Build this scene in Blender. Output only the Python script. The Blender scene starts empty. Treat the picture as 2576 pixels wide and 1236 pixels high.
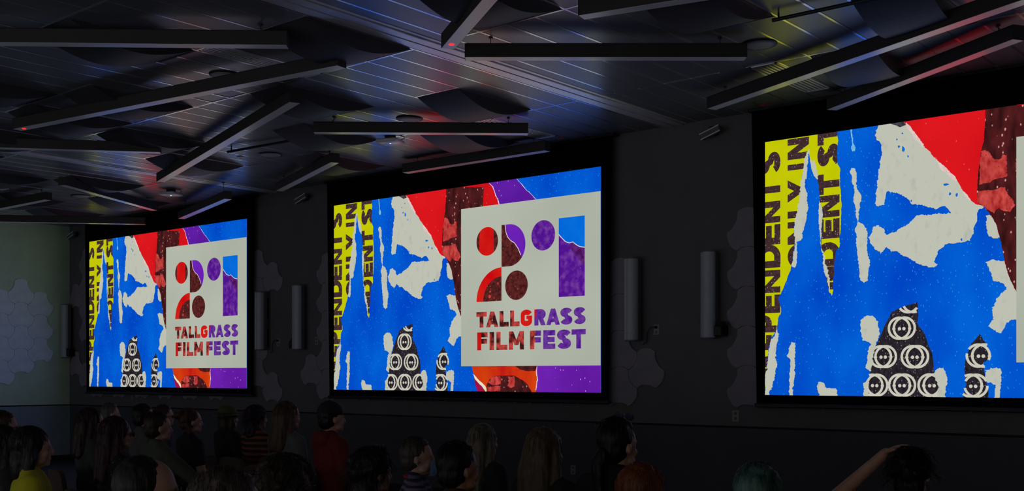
import bpy, bmesh, math, random
from mathutils import Vector, Matrix, noise
from mathutils.geometry import tessellate_polygon
PI = math.pi
rnd = random.Random(7)
SC = bpy.context.scene
COL = SC.collection

# ------------------------------------------------------------------ camera, world, lights, exposure
FPX, YAW, HOR, EYE = 2806.4, 0.69886, 944.5, 1.65      # focal length in pixels of the 2576 px frame, turn, horizon row, eye height
cd = bpy.data.cameras.new('camera'); cam = bpy.data.objects.new('camera', cd); COL.objects.link(cam)
cam.location = (0, 0, EYE); cam.rotation_euler = (PI/2, 0, YAW)
cd.sensor_width = 36; cd.lens = FPX/2576*36; cd.shift_y = (HOR-618)/2576; cd.clip_start = .05; cd.clip_end = 100
SC.camera = cam
SC.view_settings.view_transform = 'Standard'; SC.view_settings.look = 'None'
SC.view_settings.gamma = 1; SC.view_settings.use_curve_mapping = False
SC.view_settings.exposure = 0.0
w = bpy.data.worlds.new('world'); SC.world = w; w.use_nodes = True
w.node_tree.nodes['Background'].inputs[0].default_value = (.5, .55, .7, 1)
w.node_tree.nodes['Background'].inputs[1].default_value = .002
def area(name, loc, rot, sx, sy, power, col):
    l = bpy.data.lights.new(name, 'AREA'); l.shape = 'RECTANGLE'; l.size = sx; l.size_y = sy; l.energy = power; l.color = col
    o = bpy.data.objects.new(name, l); COL.objects.link(o); o.location = loc; o.rotation_euler = rot; return o
# added warm fill from the right rear, for the brown sides of the light bars
area('warm_rear_fill', (3.0, -5.8, 2.2), (math.radians(80), 0, 0), 2.2, 2.2, 14, (1, .66, .45))
# added broad fill light behind the camera, lifts the front wall out of black
area('rear_fill', (-7, -5.7, 2.4), (math.radians(90), 0, 0), 24, 3.6, 58, (1, .93, .95))

# added unseen upward fill, brightens the ceiling and the undersides of the bars
area('upward_fill', (-6, -3.2, .5), (math.radians(150), 0, 0), 20, 3, 125, (.84, .9, 1))

# ------------------------------------------------------------------ helpers
CT, ST = math.cos(YAW), math.sin(YAW)
CEIL = EYE + 2.9
def on_ceiling(px, py, z=2.9):                 # photo pixel -> world point on the horizontal plane z above the eye
    d = z/((HOR-py)/FPX); l = (px-1288)/FPX*d
    return Vector((-ST*d+CT*l, CT*d+ST*l, EYE+z))
def on_front(px, py, D=11.12):
    u = (px-1288)/FPX; d = D/(CT+u*ST)
    return Vector((d*(-ST+u*CT), D, EYE+(HOR-py)/FPX*d))
def on_left(px, py, X=-20.63):
    u = (px-1288)/FPX; d = X/(-ST+u*CT)
    return Vector((X, d*(CT+u*ST), EYE+(HOR-py)/FPX*d))
def at_depth(px, d, z=0):
    l = (px-1288)/FPX*d
    return Vector((-ST*d+CT*l, CT*d+ST*l, z))
def project(p):
    d = -ST*p[0]+CT*p[1]; l = CT*p[0]+ST*p[1]
    if d < .3: return None
    return 1288+FPX*l/d, HOR-FPX*(p[2]-EYE)/d

def lin(c):
    return tuple(((v/255)/12.92 if v/255 <= .04045 else ((v/255+.055)/1.055)**2.4) for v in c)
MATS = {}
def mat(name, rgb, rough=.6, metal=0, spec=.5, var=.12, scale=8, bump=0, bscale=60, coat=0, stretch=None, sheen=0, rgb2=None):
    if name in MATS: return MATS[name]
    m = bpy.data.materials.new(name); m.use_nodes = True; nt = m.node_tree; N = nt.nodes; b = N['Principled BSDF']
    b.inputs['Roughness'].default_value = rough; b.inputs['Metallic'].default_value = metal
    b.inputs['Specular IOR Level'].default_value = spec; b.inputs['Coat Weight'].default_value = coat; b.inputs['Coat Roughness'].default_value = .25
    b.inputs['Sheen Weight'].default_value = sheen
    c = lin(rgb); tc = N.new('ShaderNodeTexCoord'); mp = N.new('ShaderNodeMapping')
    nt.links.new(tc.outputs['Object'], mp.inputs[0])
    if stretch: mp.inputs['Scale'].default_value = stretch
    n = N.new('ShaderNodeTexNoise'); n.inputs['Scale'].default_value = scale; n.inputs['Detail'].default_value = 4
    nt.links.new(mp.outputs[0], n.inputs['Vector'])
    mx = N.new('ShaderNodeMix'); mx.data_type = 'RGBA'
    c2 = lin(rgb2) if rgb2 else tuple(min(1, v*(1+var)) for v in c)
    mx.inputs[6].default_value = (*[v*(1-var) for v in c], 1); mx.inputs[7].default_value = (*c2, 1)
    rp = N.new('ShaderNodeMapRange'); rp.inputs[1].default_value = .35; rp.inputs[2].default_value = .65
    nt.links.new(n.outputs['Fac'], rp.inputs[0]); nt.links.new(rp.outputs[0], mx.inputs[0]); nt.links.new(mx.outputs[2], b.inputs['Base Color'])
    if bump:
        n2 = N.new('ShaderNodeTexNoise'); n2.inputs['Scale'].default_value = bscale; n2.inputs['Detail'].default_value = 3
        nt.links.new(mp.outputs[0], n2.inputs['Vector'])
        bp = N.new('ShaderNodeBump'); bp.inputs['Strength'].default_value = bump; bp.inputs['Distance'].default_value = .01
        nt.links.new(n2.outputs['Fac'], bp.inputs['Height']); nt.links.new(bp.outputs[0], b.inputs['Normal'])
    MATS[name] = m; return m
def stripes(name, c1, c2, freq, axis='Z', rough=.85, wob=1.0, width=.5):
    m = mat(name, c1, rough); nt = m.node_tree; N = nt.nodes; b = N['Principled BSDF']
    tc = N.new('ShaderNodeTexCoord'); wv = N.new('ShaderNodeTexWave'); wv.bands_direction = axis; wv.inputs['Scale'].default_value = freq
    wv.inputs['Distortion'].default_value = wob; wv.inputs['Detail Scale'].default_value = .6
    nt.links.new(tc.outputs['Object'], wv.inputs[0]); r = N.new('ShaderNodeValToRGB'); r.color_ramp.interpolation = 'CONSTANT'
    r.color_ramp.elements[0].color = (*lin(c1), 1); r.color_ramp.elements[1].color = (*lin(c2), 1); r.color_ramp.elements[1].position = width
    nt.links.new(wv.outputs['Fac'], r.inputs[0]); nt.links.new(r.outputs[0], b.inputs['Base Color']); return m
def flecks(name, base, fl, scale=30, th=.25, rough=.85):
    m = mat(name, base, rough); nt = m.node_tree; N = nt.nodes; b = N['Principled BSDF']
    tc = N.new('ShaderNodeTexCoord'); v = N.new('ShaderNodeTexVoronoi'); v.inputs['Scale'].default_value = scale
    nt.links.new(tc.outputs['Object'], v.inputs['Vector']); r = N.new('ShaderNodeValToRGB')
    r.color_ramp.elements[0].color = (*lin(fl), 1); r.color_ramp.elements[0].position = th
    r.color_ramp.elements[1].color = (*lin(base), 1); r.color_ramp.elements[1].position = th+.08
    nt.links.new(v.outputs['Distance'], r.inputs[0]); nt.links.new(r.outputs[0], b.inputs['Base Color']); return m
def lamp(name, rgb, strength):
    m = bpy.data.materials.new(name); m.use_nodes = True; N = m.node_tree.nodes; b = N['Principled BSDF']
    b.inputs['Base Color'].default_value = (*lin(rgb), 1); b.inputs['Emission Color'].default_value = (*lin(rgb), 1); b.inputs['Emission Strength'].default_value = strength
    return m
def glow(name, a, b_, scale=3, detail=5, stretch=(1, 1, 1), fl=None, fth=.12, fscale=14, lo=.35, hi=.65, c3=None, pos3=.5, K=1.0):
    """light of the projected picture: one printed colour, mottled, with specks"""
    m = bpy.data.materials.new('picture_'+name); m.use_nodes = True; nt = m.node_tree; N = nt.nodes; N.clear()
    out = N.new('ShaderNodeOutputMaterial'); em = N.new('ShaderNodeEmission'); nt.links.new(em.outputs[0], out.inputs[0])
    tc = N.new('ShaderNodeTexCoord'); mp = N.new('ShaderNodeMapping'); mp.inputs['Scale'].default_value = stretch
    nt.links.new(tc.outputs['Object'], mp.inputs[0])
    n = N.new('ShaderNodeTexNoise'); n.inputs['Scale'].default_value = scale; n.inputs['Detail'].default_value = detail
    nt.links.new(mp.outputs[0], n.inputs['Vector'])
    r = N.new('ShaderNodeValToRGB'); r.color_ramp.elements[0].position = lo; r.color_ramp.elements[1].position = hi
    r.color_ramp.elements[0].color = (*lin(a), 1); r.color_ramp.elements[1].color = (*lin(b_), 1)
    if c3:
        e = r.color_ramp.elements.new(pos3); e.color = (*lin(c3), 1)
    nt.links.new(n.outputs['Fac'], r.inputs[0]); src = r.outputs[0]
    if fl:
        mp2 = N.new('ShaderNodeMapping'); mp2.inputs['Scale'].default_value = (1, 1, .62); mp2.inputs['Rotation'].default_value = (0, .5, 0)
        nt.links.new(tc.outputs['Object'], mp2.inputs[0])
        v = N.new('ShaderNodeTexVoronoi'); v.inputs['Scale'].default_value = fscale; nt.links.new(mp2.outputs[0], v.inputs['Vector'])
        n3 = N.new('ShaderNodeTexNoise'); n3.inputs['Scale'].default_value = fscale*.8; nt.links.new(tc.outputs['Object'], n3.inputs['Vector'])
        ad = N.new('ShaderNodeMath'); ad.operation = 'MULTIPLY'; nt.links.new(v.outputs['Distance'], ad.inputs[0])
        q = N.new('ShaderNodeMath'); q.operation = 'ADD'; q.inputs[1].default_value = .45; nt.links.new(n3.outputs['Fac'], q.inputs[0]); nt.links.new(q.outputs[0], ad.inputs[1])
        mr = N.new('ShaderNodeMapRange'); mr.inputs[1].default_value = fth; mr.inputs[2].default_value = fth*.6
        nt.links.new(ad.outputs[0], mr.inputs[0]); mx = N.new('ShaderNodeMix'); mx.data_type = 'RGBA'; mx.inputs[7].default_value = (*lin(fl), 1)
        nt.links.new(mr.outputs[0], mx.inputs[0]); nt.links.new(src, mx.inputs[6]); src = mx.outputs[2]
    nt.links.new(src, em.inputs[0]); em.inputs[1].default_value = K
    return m

def setp(o, **k):
    for a, b in k.items():
        if b is not None: o[a] = b
    return o
def thing(name, label, cat, loc=(0, 0, 0), rz=0, group=None):
    o = bpy.data.objects.new(name, None); COL.objects.link(o); o.location = loc; o.rotation_euler = (0, 0, rz); o.empty_display_size = .1
    return setp(o, label=label, category=cat, group=group)
def link(name, me, parent=None, m=None, **k):
    o = bpy.data.objects.new(name, me); COL.objects.link(o)
    if parent: o.parent = parent
    if m:
        if len(me.materials) == 0: me.materials.append(m)
        elif me.materials[0] != m:
            o.material_slots[0].link = 'OBJECT'; o.material_slots[0].material = m
    return setp(o, **k)
def mesh(name, bm, mats=None, smooth=False):
    bmesh.ops.recalc_face_normals(bm, faces=bm.faces)
    me = bpy.data.meshes.new(name); bm.to_mesh(me); bm.free()
    for m in (mats if isinstance(mats, (list, tuple)) else [mats] if mats else []): me.materials.append(m)
    if smooth:
        for p in me.polygons: p.use_smooth = True
    return me
def obj(name, bm, m=None, parent=None, smooth=False, **k):
    return link(name, mesh(name, bm, m, smooth), parent, **k)
def box(bm, x0, x1, y0, y1, z0, z1, bev=0, mi=0, M=None):
    r = bmesh.ops.create_cube(bm, size=1); vs = r['verts']
    for v in vs:
        v.co = Vector(((x0+x1)/2+v.co.x*(x1-x0), (y0+y1)/2+v.co.y*(y1-y0), (z0+z1)/2+v.co.z*(z1-z0)))
    fs = {f for v in vs for f in v.link_faces}
    for f in fs: f.material_index = mi
    if bev:
        es = list({e for v in vs for e in v.link_edges})
        r2 = bmesh.ops.bevel(bm, geom=es, offset=bev, segments=1, affect='EDGES')
        vs = list({v for f in r2['faces'] for v in f.verts} | {v for v in vs if v.is_valid})
    if M is not None: bmesh.ops.transform(bm, matrix=M, verts=[v for v in vs if v.is_valid])
    return bm
def tube(bm, pts, r, seg=6, r2=None):
    pts = [Vector(p) for p in pts]; rings = []
    for i, p in enumerate(pts):
        t = (pts[min(i+1, len(pts)-1)]-pts[max(i-1, 0)]).normalized()
        a = t.orthogonal().normalized() if i == 0 else (rings[-1][1]-t*rings[-1][1].dot(t)).normalized()
        b = t.cross(a); rr = r if r2 is None else r+(r2-r)*i/(len(pts)-1)
        rings.append(([bm.verts.new(p+a*rr*math.cos(k*2*PI/seg)+b*rr*math.sin(k*2*PI/seg)) for k in range(seg)], a))
    for i in range(len(rings)-1):
        A, B = rings[i][0], rings[i+1][0]
        for k in range(seg): bm.faces.new((A[k], A[(k+1) % seg], B[(k+1) % seg], B[k]))
    bm.faces.new(rings[0][0][::-1]); bm.faces.new(rings[-1][0])
    return bm
def lathe(bm, prof, seg=20, M=None):
    rings = []
    for r, z in prof:
        rings.append([bm.verts.new((r*math.cos(k*2*PI/seg), r*math.sin(k*2*PI/seg), z)) for k in range(seg)])
    for A, B in zip(rings, rings[1:]):
        for k in range(seg): bm.faces.new((A[k], A[(k+1) % seg], B[(k+1) % seg], B[k]))
    bm.faces.new(rings[0][::-1]); bm.faces.new(rings[-1])
    if M is not None: bmesh.ops.transform(bm, matrix=M, verts=[v for R in rings for v in R])
    return bm
def prism(bm, poly, z0, z1, M=None):
    A = [bm.verts.new((x, y, z0)) for x, y in poly]; B = [bm.verts.new((x, y, z1)) for x, y in poly]; n = len(poly)
    bm.faces.new(A[::-1]); bm.faces.new(B)
    for k in range(n): bm.faces.new((A[k], A[(k+1) % n], B[(k+1) % n], B[k]))
    if M is not None: bmesh.ops.transform(bm, matrix=M, verts=A+B)
    return bm
# ------------------------------------------------------------------ materials of the room
M_wall = mat('wall_paint', (106, 104, 108), .75, var=.05, scale=3, bump=.06, bscale=180)
M_wain = mat('wainscot_paint', (80, 80, 88), .7, var=.05, scale=3, bump=.05, bscale=150)
M_sidewall = mat('side_wall_paint', (200, 226, 196), .75, var=.05, scale=3, bump=.06, bscale=180)
M_sidewain = mat('side_wainscot_paint', (140, 156, 166), .7, var=.05, scale=3, bump=.05, bscale=150)
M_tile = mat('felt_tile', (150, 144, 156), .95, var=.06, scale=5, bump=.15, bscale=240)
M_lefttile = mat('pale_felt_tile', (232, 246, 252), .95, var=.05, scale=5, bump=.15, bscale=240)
M_carpet = mat('carpet', (48, 52, 62), .95, var=.3, scale=14, bump=.3, bscale=220)
M_panel = mat('ceiling_panel', (102, 105, 114), .46, var=.1, scale=3, bump=.02, bscale=30, spec=.6, coat=.6)
M_tee = mat('ceiling_tee', (235, 235, 240), .2, metal=.9, var=.05, scale=6)
M_plenum = mat('plenum_black', (10, 10, 11), .9)
M_vault = mat('vaulted_panel_fabric', (62, 62, 68), .55, var=.1, scale=4, spec=.5)
M_rail = mat('track_rail', (245, 245, 250), .38, metal=.7, var=.04)
M_black = mat('black_metal', (16, 16, 17), .5)
M_drop = mat('screen_masking', (7, 7, 8), .95, spec=.1)

XL, XR, YB, YF = -20.63, 6.5, -6.0, 11.12
def structure(name, bm, m, **k): return obj(name, bm, m, kind='structure', **k)
floor = structure('floor', box(bmesh.new(), XL-.1, XR+.1, YB-.1, YF+.1, -.12, 0), M_carpet)
RAILZ = EYE-.578
wf = structure('wall_front', box(bmesh.new(), XL-.1, XR+.1, YF, YF+.12, RAILZ+.012, CEIL+.02), M_wall)
obj('wainscot', box(bmesh.new(), XL-.1, XR+.1, YF+.012, YF+.12, 0, RAILZ-.012), M_wain, wf)
wl = structure('wall_left', box(bmesh.new(), XL-.12, XL, YB-.1, YF+.1, RAILZ+.012, CEIL+.02), M_sidewall)
obj('wainscot', box(bmesh.new(), XL-.12, XL-.012, YB-.1, YF+.1, 0, RAILZ-.012), M_sidewain, wl)
structure('wall_right', box(bmesh.new(), XR, XR+.12, YB-.1, YF+.1, 0, CEIL+.02), M_sidewall)
structure('wall_back', box(bmesh.new(), XL-.1, XR+.1, YB-.12, YB, 0, CEIL+.02), M_sidewall)
structure('baseboard_front', box(bmesh.new(), XL, XR, YF-.004, YF+.02, 0, .1), M_black)
structure('baseboard_left', box(bmesh.new(), XL-.02, XL+.004, YB, YF-.01, 0, .1), M_black)
# ceiling: backing slab above a grid of 1 ft x 4 ft lay-in panels
ceil = structure('ceiling', box(bmesh.new(), XL-.1, XR+.1, YB-.1, YF+.1, CEIL+.03, CEIL+.1), M_plenum)
STEP = .3015; YS = [7.03+1.22*k for k in range(-11, 4)]
YS = [YB] + [y for y in YS if YB+.2 < y < YF-.1] + [YF]
T1, T2 = -6.86, -14.25
xr = []; x = -2.95
while x < XR: xr.append(x); x += STEP
x = -2.95-STEP
while x > T1+.15: xr.insert(0, x); x -= STEP
xr = [T1+.13]+xr+[XR]
xm = []; x = -7.05
while x > T2+.2: xm.insert(0, x); x -= STEP
xm = [T2+.1]+xm
xl_ = []; x = T2-.1
while x > XL+.1: xl_.insert(0, x); x -= STEP
xl_ = [XL]+xl_
def snap(lst, v): return min(lst, key=lambda a: abs(a-v))
VAULTS = [(-8.25, 8.25), (-9.46, 9.47), (-9.46, 7.03), (-10.66, 8.25), (-11.9, 9.47), (-5.95, 5.81), (-4.77, 7.03), (-3.56, 8.25), (-4.47, 9.47),
          (-7.65, 5.81), (-9.16, 4.59), (-10.97, 5.81), (-12.5, 7.03), (-15.9, 8.25), (-16.5, 7.03), (-18.3, 8.25), (-13.4, 8.25), (-17.1, 9.47),
          (-11.6, 4.59), (-12.2, 5.81), (-2.35, 5.81), (-1.15, 8.25), (-7.65, 3.37), (-13.7, 5.81), (-15.3, 5.81), (-19.2, 9.47)]
taken = set(); cells = []; DBL = {round(7.03+2.44*k, 2) for k in range(-6, 3)}        # full joints every 8 ft
def cell_key(c): return (round(c[0], 2), round(c[2], 2))
vcells = []
for vx, vy in VAULTS:
    for grid in (xl_, xm, xr):
        g = [a for a in grid[:-1]]
        k = min(range(len(g)), key=lambda q: abs(g[q]-vx))
        if abs(g[k]-vx) < .16 and k+2 < len(grid):
            y0 = snap(YS, vy); j = YS.index(y0)
            if j+1 < len(YS):
                vcells.append((grid[k], grid[k+2], y0, YS[j+1])); taken.add((round(grid[k], 2), round(y0, 2))); taken.add((round(grid[k+1], 2), round(y0, 2)))
            break
# linear grilles replace a panel
GRILLES = []
for gx, gy in ((-5.06, 9.47), (-8.55, 9.47), (-8.55, 5.81), (-17.4, 7.03)):
    for grid in (xl_, xm, xr):
        k = min(range(len(grid)-1), key=lambda q: abs(grid[q]-gx))
        if abs(grid[k]-gx) < .16:
            key = (round(grid[k], 2), round(snap(YS, gy), 2))
            if key not in taken: GRILLES.append((grid[k], grid[k+1], snap(YS, gy), snap(YS, gy)+1.22)); taken.add(key)
            break
G2 = .012
for grid in (xl_, xm, xr):
    for i in range(len(grid)-1):
        y0 = None
        for j in range(len(YS)-1):
            if (round(grid[i], 2), round(YS[j], 2)) in taken:
                if y0 is not None: cells.append((grid[i], grid[i+1], y0, YS[j])); y0 = None
                continue
            if y0 is None: y0 = YS[j]
            if round(YS[j+1], 2) in DBL or j == len(YS)-2: cells.append((grid[i], grid[i+1], y0, YS[j+1])); y0 = None
pm = mesh('ceiling_panel', box(bmesh.new(), 0, STEP-2*G2, 0, 1.22-2*G2, 0, .015, bev=.003), M_panel)
todo = []
for c in cells:
    if c[1]-c[0] < .03: continue
    ctr = ((c[0]+c[1])/2, (c[2]+c[3])/2, CEIL); p = project(ctr)
    vis = bool(p and -60 < p[0] < 2640 and -40 < p[1] < 700)
    todo.append((0 if vis else 1, math.dist(ctr, (0, 0, EYE)), c))
todo.sort(); rest = bmesh.new()
for n, (inv, d, c) in enumerate(todo):
    if n < 295 and not inv:
        o = link('ceiling_panel', pm, ceil); o.location = (c[0]+G2, c[2]+G2, CEIL+rnd.uniform(-.0012, .0012)); o.rotation_euler = (rnd.uniform(-.0015, .0015), rnd.uniform(-.003, .003), 0)
        o.scale = ((c[1]-c[0]-2*G2)/(STEP-2*G2), (c[3]-c[2]-2*G2)/(1.22-2*G2), 1)
    else: box(rest, c[0]+G2, c[1]-G2, c[2]+G2, c[3]-G2, CEIL, CEIL+.015)
obj('ceiling_panel_field', rest, M_panel, ceil, kind='stuff')
def skip(a, y): return (round(a, 2), round(y, 2)) in VMID
VMID = set()
for a, b, y0, y1 in vcells:
    for grid in (xl_, xm, xr):
        for k in range(len(grid)):
            if a+.02 < grid[k] < b-.02: VMID.add((round(grid[k], 2), round(y0, 2)))
for grid in (xl_, xm, xr):
    for a in grid:
        bm = bmesh.new()
        for j in range(len(YS)-1):
            if not skip(a, YS[j]): box(bm, a-G2+.001, a+G2-.001, YS[j], YS[j+1], CEIL-.002, CEIL+.012)
        obj('tee_runner', bm, M_tee, ceil)
for y in YS[1:-1]:
    bm = bmesh.new()
    for g in (xl_, xm, xr):
        if round(y, 2) in DBL: box(bm, g[0], g[-1], y-G2+.001, y+G2-.001, CEIL-.0026, CEIL+.012)
        else:
            for i in range(len(g)-1):
                if (round(g[i], 2), round(y, 2)) in taken or any(round(g[i], 2) == round(c_[0], 2) and abs(c_[3]-y) < .01 for c_ in cells): box(bm, g[i], g[i+1], y-G2+.001, y+G2-.001, CEIL-.0026, CEIL+.012)
    obj('cross_tee', bm, M_tee, ceil)
def vault(x0, x1, y0, y1, sag=.15):
    bm = bmesh.new(); n = 24; L = []
    for i in range(n+1):
        t = i/n; z = CEIL+.004-sag*math.sin(PI*t)**.95
        L.append([bm.verts.new((x, y0+(y1-y0)*t, z)) for x in (x0+.004, x1-.004)])
    T = [[bm.verts.new((x, y0+(y1-y0)*i/n, CEIL+.012)) for x in (x0+.004, x1-.004)] for i in range(n+1)]
    for i in range(n):
        bm.faces.new((L[i][0], L[i][1], L[i+1][1], L[i+1][0])); bm.faces.new((T[i][0], T[i+1][0], T[i+1][1], T[i][1]))
        bm.faces.new((L[i][0], L[i+1][0], T[i+1][0], T[i][0])); bm.faces.new((L[i][1], T[i][1], T[i+1][1], L[i+1][1]))
    bm.faces.new((L[0][0], T[0][0], T[0][1], L[0][1])); bm.faces.new((L[n][0], L[n][1], T[n][1], T[n][0]))
    return bm
for x0, x1, y0, y1 in vcells:
    obj('vaulted_panel', vault(x0+.01, x1-.01, y0+.01, y1-.01), M_vault, ceil)
M_grille = mat('grille_white', (245, 245, 248), .34, metal=.6, var=.03)
gl = ['slotted air grille in the ceiling left of the right screen, lit yellow', 'slotted air grille in the ceiling before the middle screen', 'long slotted air grille in the ceiling above the crossing light bars on the left', 'slotted air grille in the far left ceiling']
for q, (x0, x1, y0, y1) in enumerate(GRILLES):
    t = thing('air_grille', gl[[0, 1, 2, 3][q]], 'air vent', ((x0+x1)/2, (y0+y1)/2, CEIL), group=None)
    hx, hy = (x1-x0)/2-.012, (y1-y0)/2-.012
    bm = bmesh.new()
    for a in ((-hx, -hx+.02, -hy, hy), (hx-.02, hx, -hy, hy), (-hx, hx, -hy, -hy+.02), (-hx, hx, hy-.02, hy)): box(bm, *a, -.006, .01)
    obj('frame', bm, M_grille, t)
    obj('duct_back', box(bmesh.new(), -hx, hx, -hy, hy, .02, .028), M_plenum, t)
    for k in range(5):
        xx = -hx+.03+(2*hx-.06)*(k+.5)/5
        obj('slat', box(bmesh.new(), xx-.011, xx+.011, -hy+.02, hy-.02, -.004, .012), M_grille, t)
# operable wall tracks: two rails with a slot between
def track(n, xc, hw):
    t = structure('trim_%d' % n, box(bmesh.new(), xc-hw+.01, xc+hw-.01, YB, YF, CEIL+.004, CEIL+.028), M_plenum)
    for a, b, dz in ((-hw+.012, -hw+.05, .012), (-hw+.062, -.012, .0), (.012, hw-.062, .0), (hw-.05, hw-.012, .012)):
        obj('rail', box(bmesh.new(), xc+a, xc+b, YB+.02, YF-.02, CEIL-.018+dz, CEIL+.006), M_rail, t)
track(1, T1, .17); track(2, T2, .13)
# ------------------------------------------------------------------ scalloped acoustic tiles, children of the walls
def scallop(side):
    V = [(side*math.cos(a), side*math.sin(a)) for a in [math.radians(q) for q in (0, 60, 120, 180, 240, 300)]]
    bul = side*.19; out = []
    # edges 0-1 (upper right, in), 1-2 (top, out), 2-3 (upper left, in), 3-4 (lower left, out), 4-5 (bottom, in), 5-0 (lower right, out)
    sg = (-1, 1, -1, 1, -1, 1)
    for i in range(6):
        a, b = Vector(V[i]), Vector(V[(i+1) % 6]); m = (a+b)/2; nrm = m.normalized()
        for k in range(8):
            t = k/8; out.append(tuple(a.lerp(b, t)+nrm*bul*sg[i]*4*t*(1-t)*1.0))
    return out
SIDE = .252
tb = prism(bmesh.new(), [(x*.985, y*.985) for x, y in scallop(SIDE)], 0, .022); bmesh.ops.bevel(tb, geom=[e for e in tb.edges if all(abs(v.co.z-.022) < 1e-5 for v in e.verts)], offset=.006, segments=1, affect='EDGES')
tile_me = mesh('acoustic_tile', tb, M_tile)
DX, DZ = SIDE*1.5, SIDE*math.sqrt(3)
def tile(wall, p, rot, m=None):
    o = link('acoustic_tile', tile_me, wall, m); o.location = p; o.rotation_euler = rot; return o
RF = (PI/2, 0, 0)
def cluster(anchor_px, cellsij):
    a = on_front(*anchor_px)
    for i, j in cellsij:
        tile(wf, (a.x+i*DX, YF-.0005-.0008*((i+j) % 2), a.z+(j+(.5 if i % 2 else 0))*DZ), RF)
# right of the middle screen
cluster((1561, 977), [(0, 0), (0, 1), (0, 2), (0, 3), (1, 0), (-1, 0), (-1, 2), (-1, 3), (-1, 1), (-1, 4)] + [(-2-2*k, 0) for k in range(6)])
# left of the right screen
cluster((1882, 978), [(0, 0), (0, 1), (0, 2), (0, 3), (0, 4), (1, 0), (1, 1), (1, 2), (1, 3), (2, 0), (4, 0), (6, 0), (8, 0), (10, 0)])
# right of the left screen
cluster((651, 670), [(0, 0), (0, -1), (0, -2), (0, -3), (1, -1), (0, -4), (1, -5), (-1, 0), (-1, -1), (-1, -4)] + [(-1-2*k, -5) for k in range(1, 7)])
# left of the middle screen
cluster((826, 680), [(0, 0), (0, -1), (0, -2), (0, -3), (-1, -4), (1, -1), (1, -2), (0, -4), (2, -4)])
# left of the left screen
cluster((193, 748), [(0, 0), (1, 0), (1, -1), (1, 1), (1, -2), (0, -3), (1, -4)])
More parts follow.
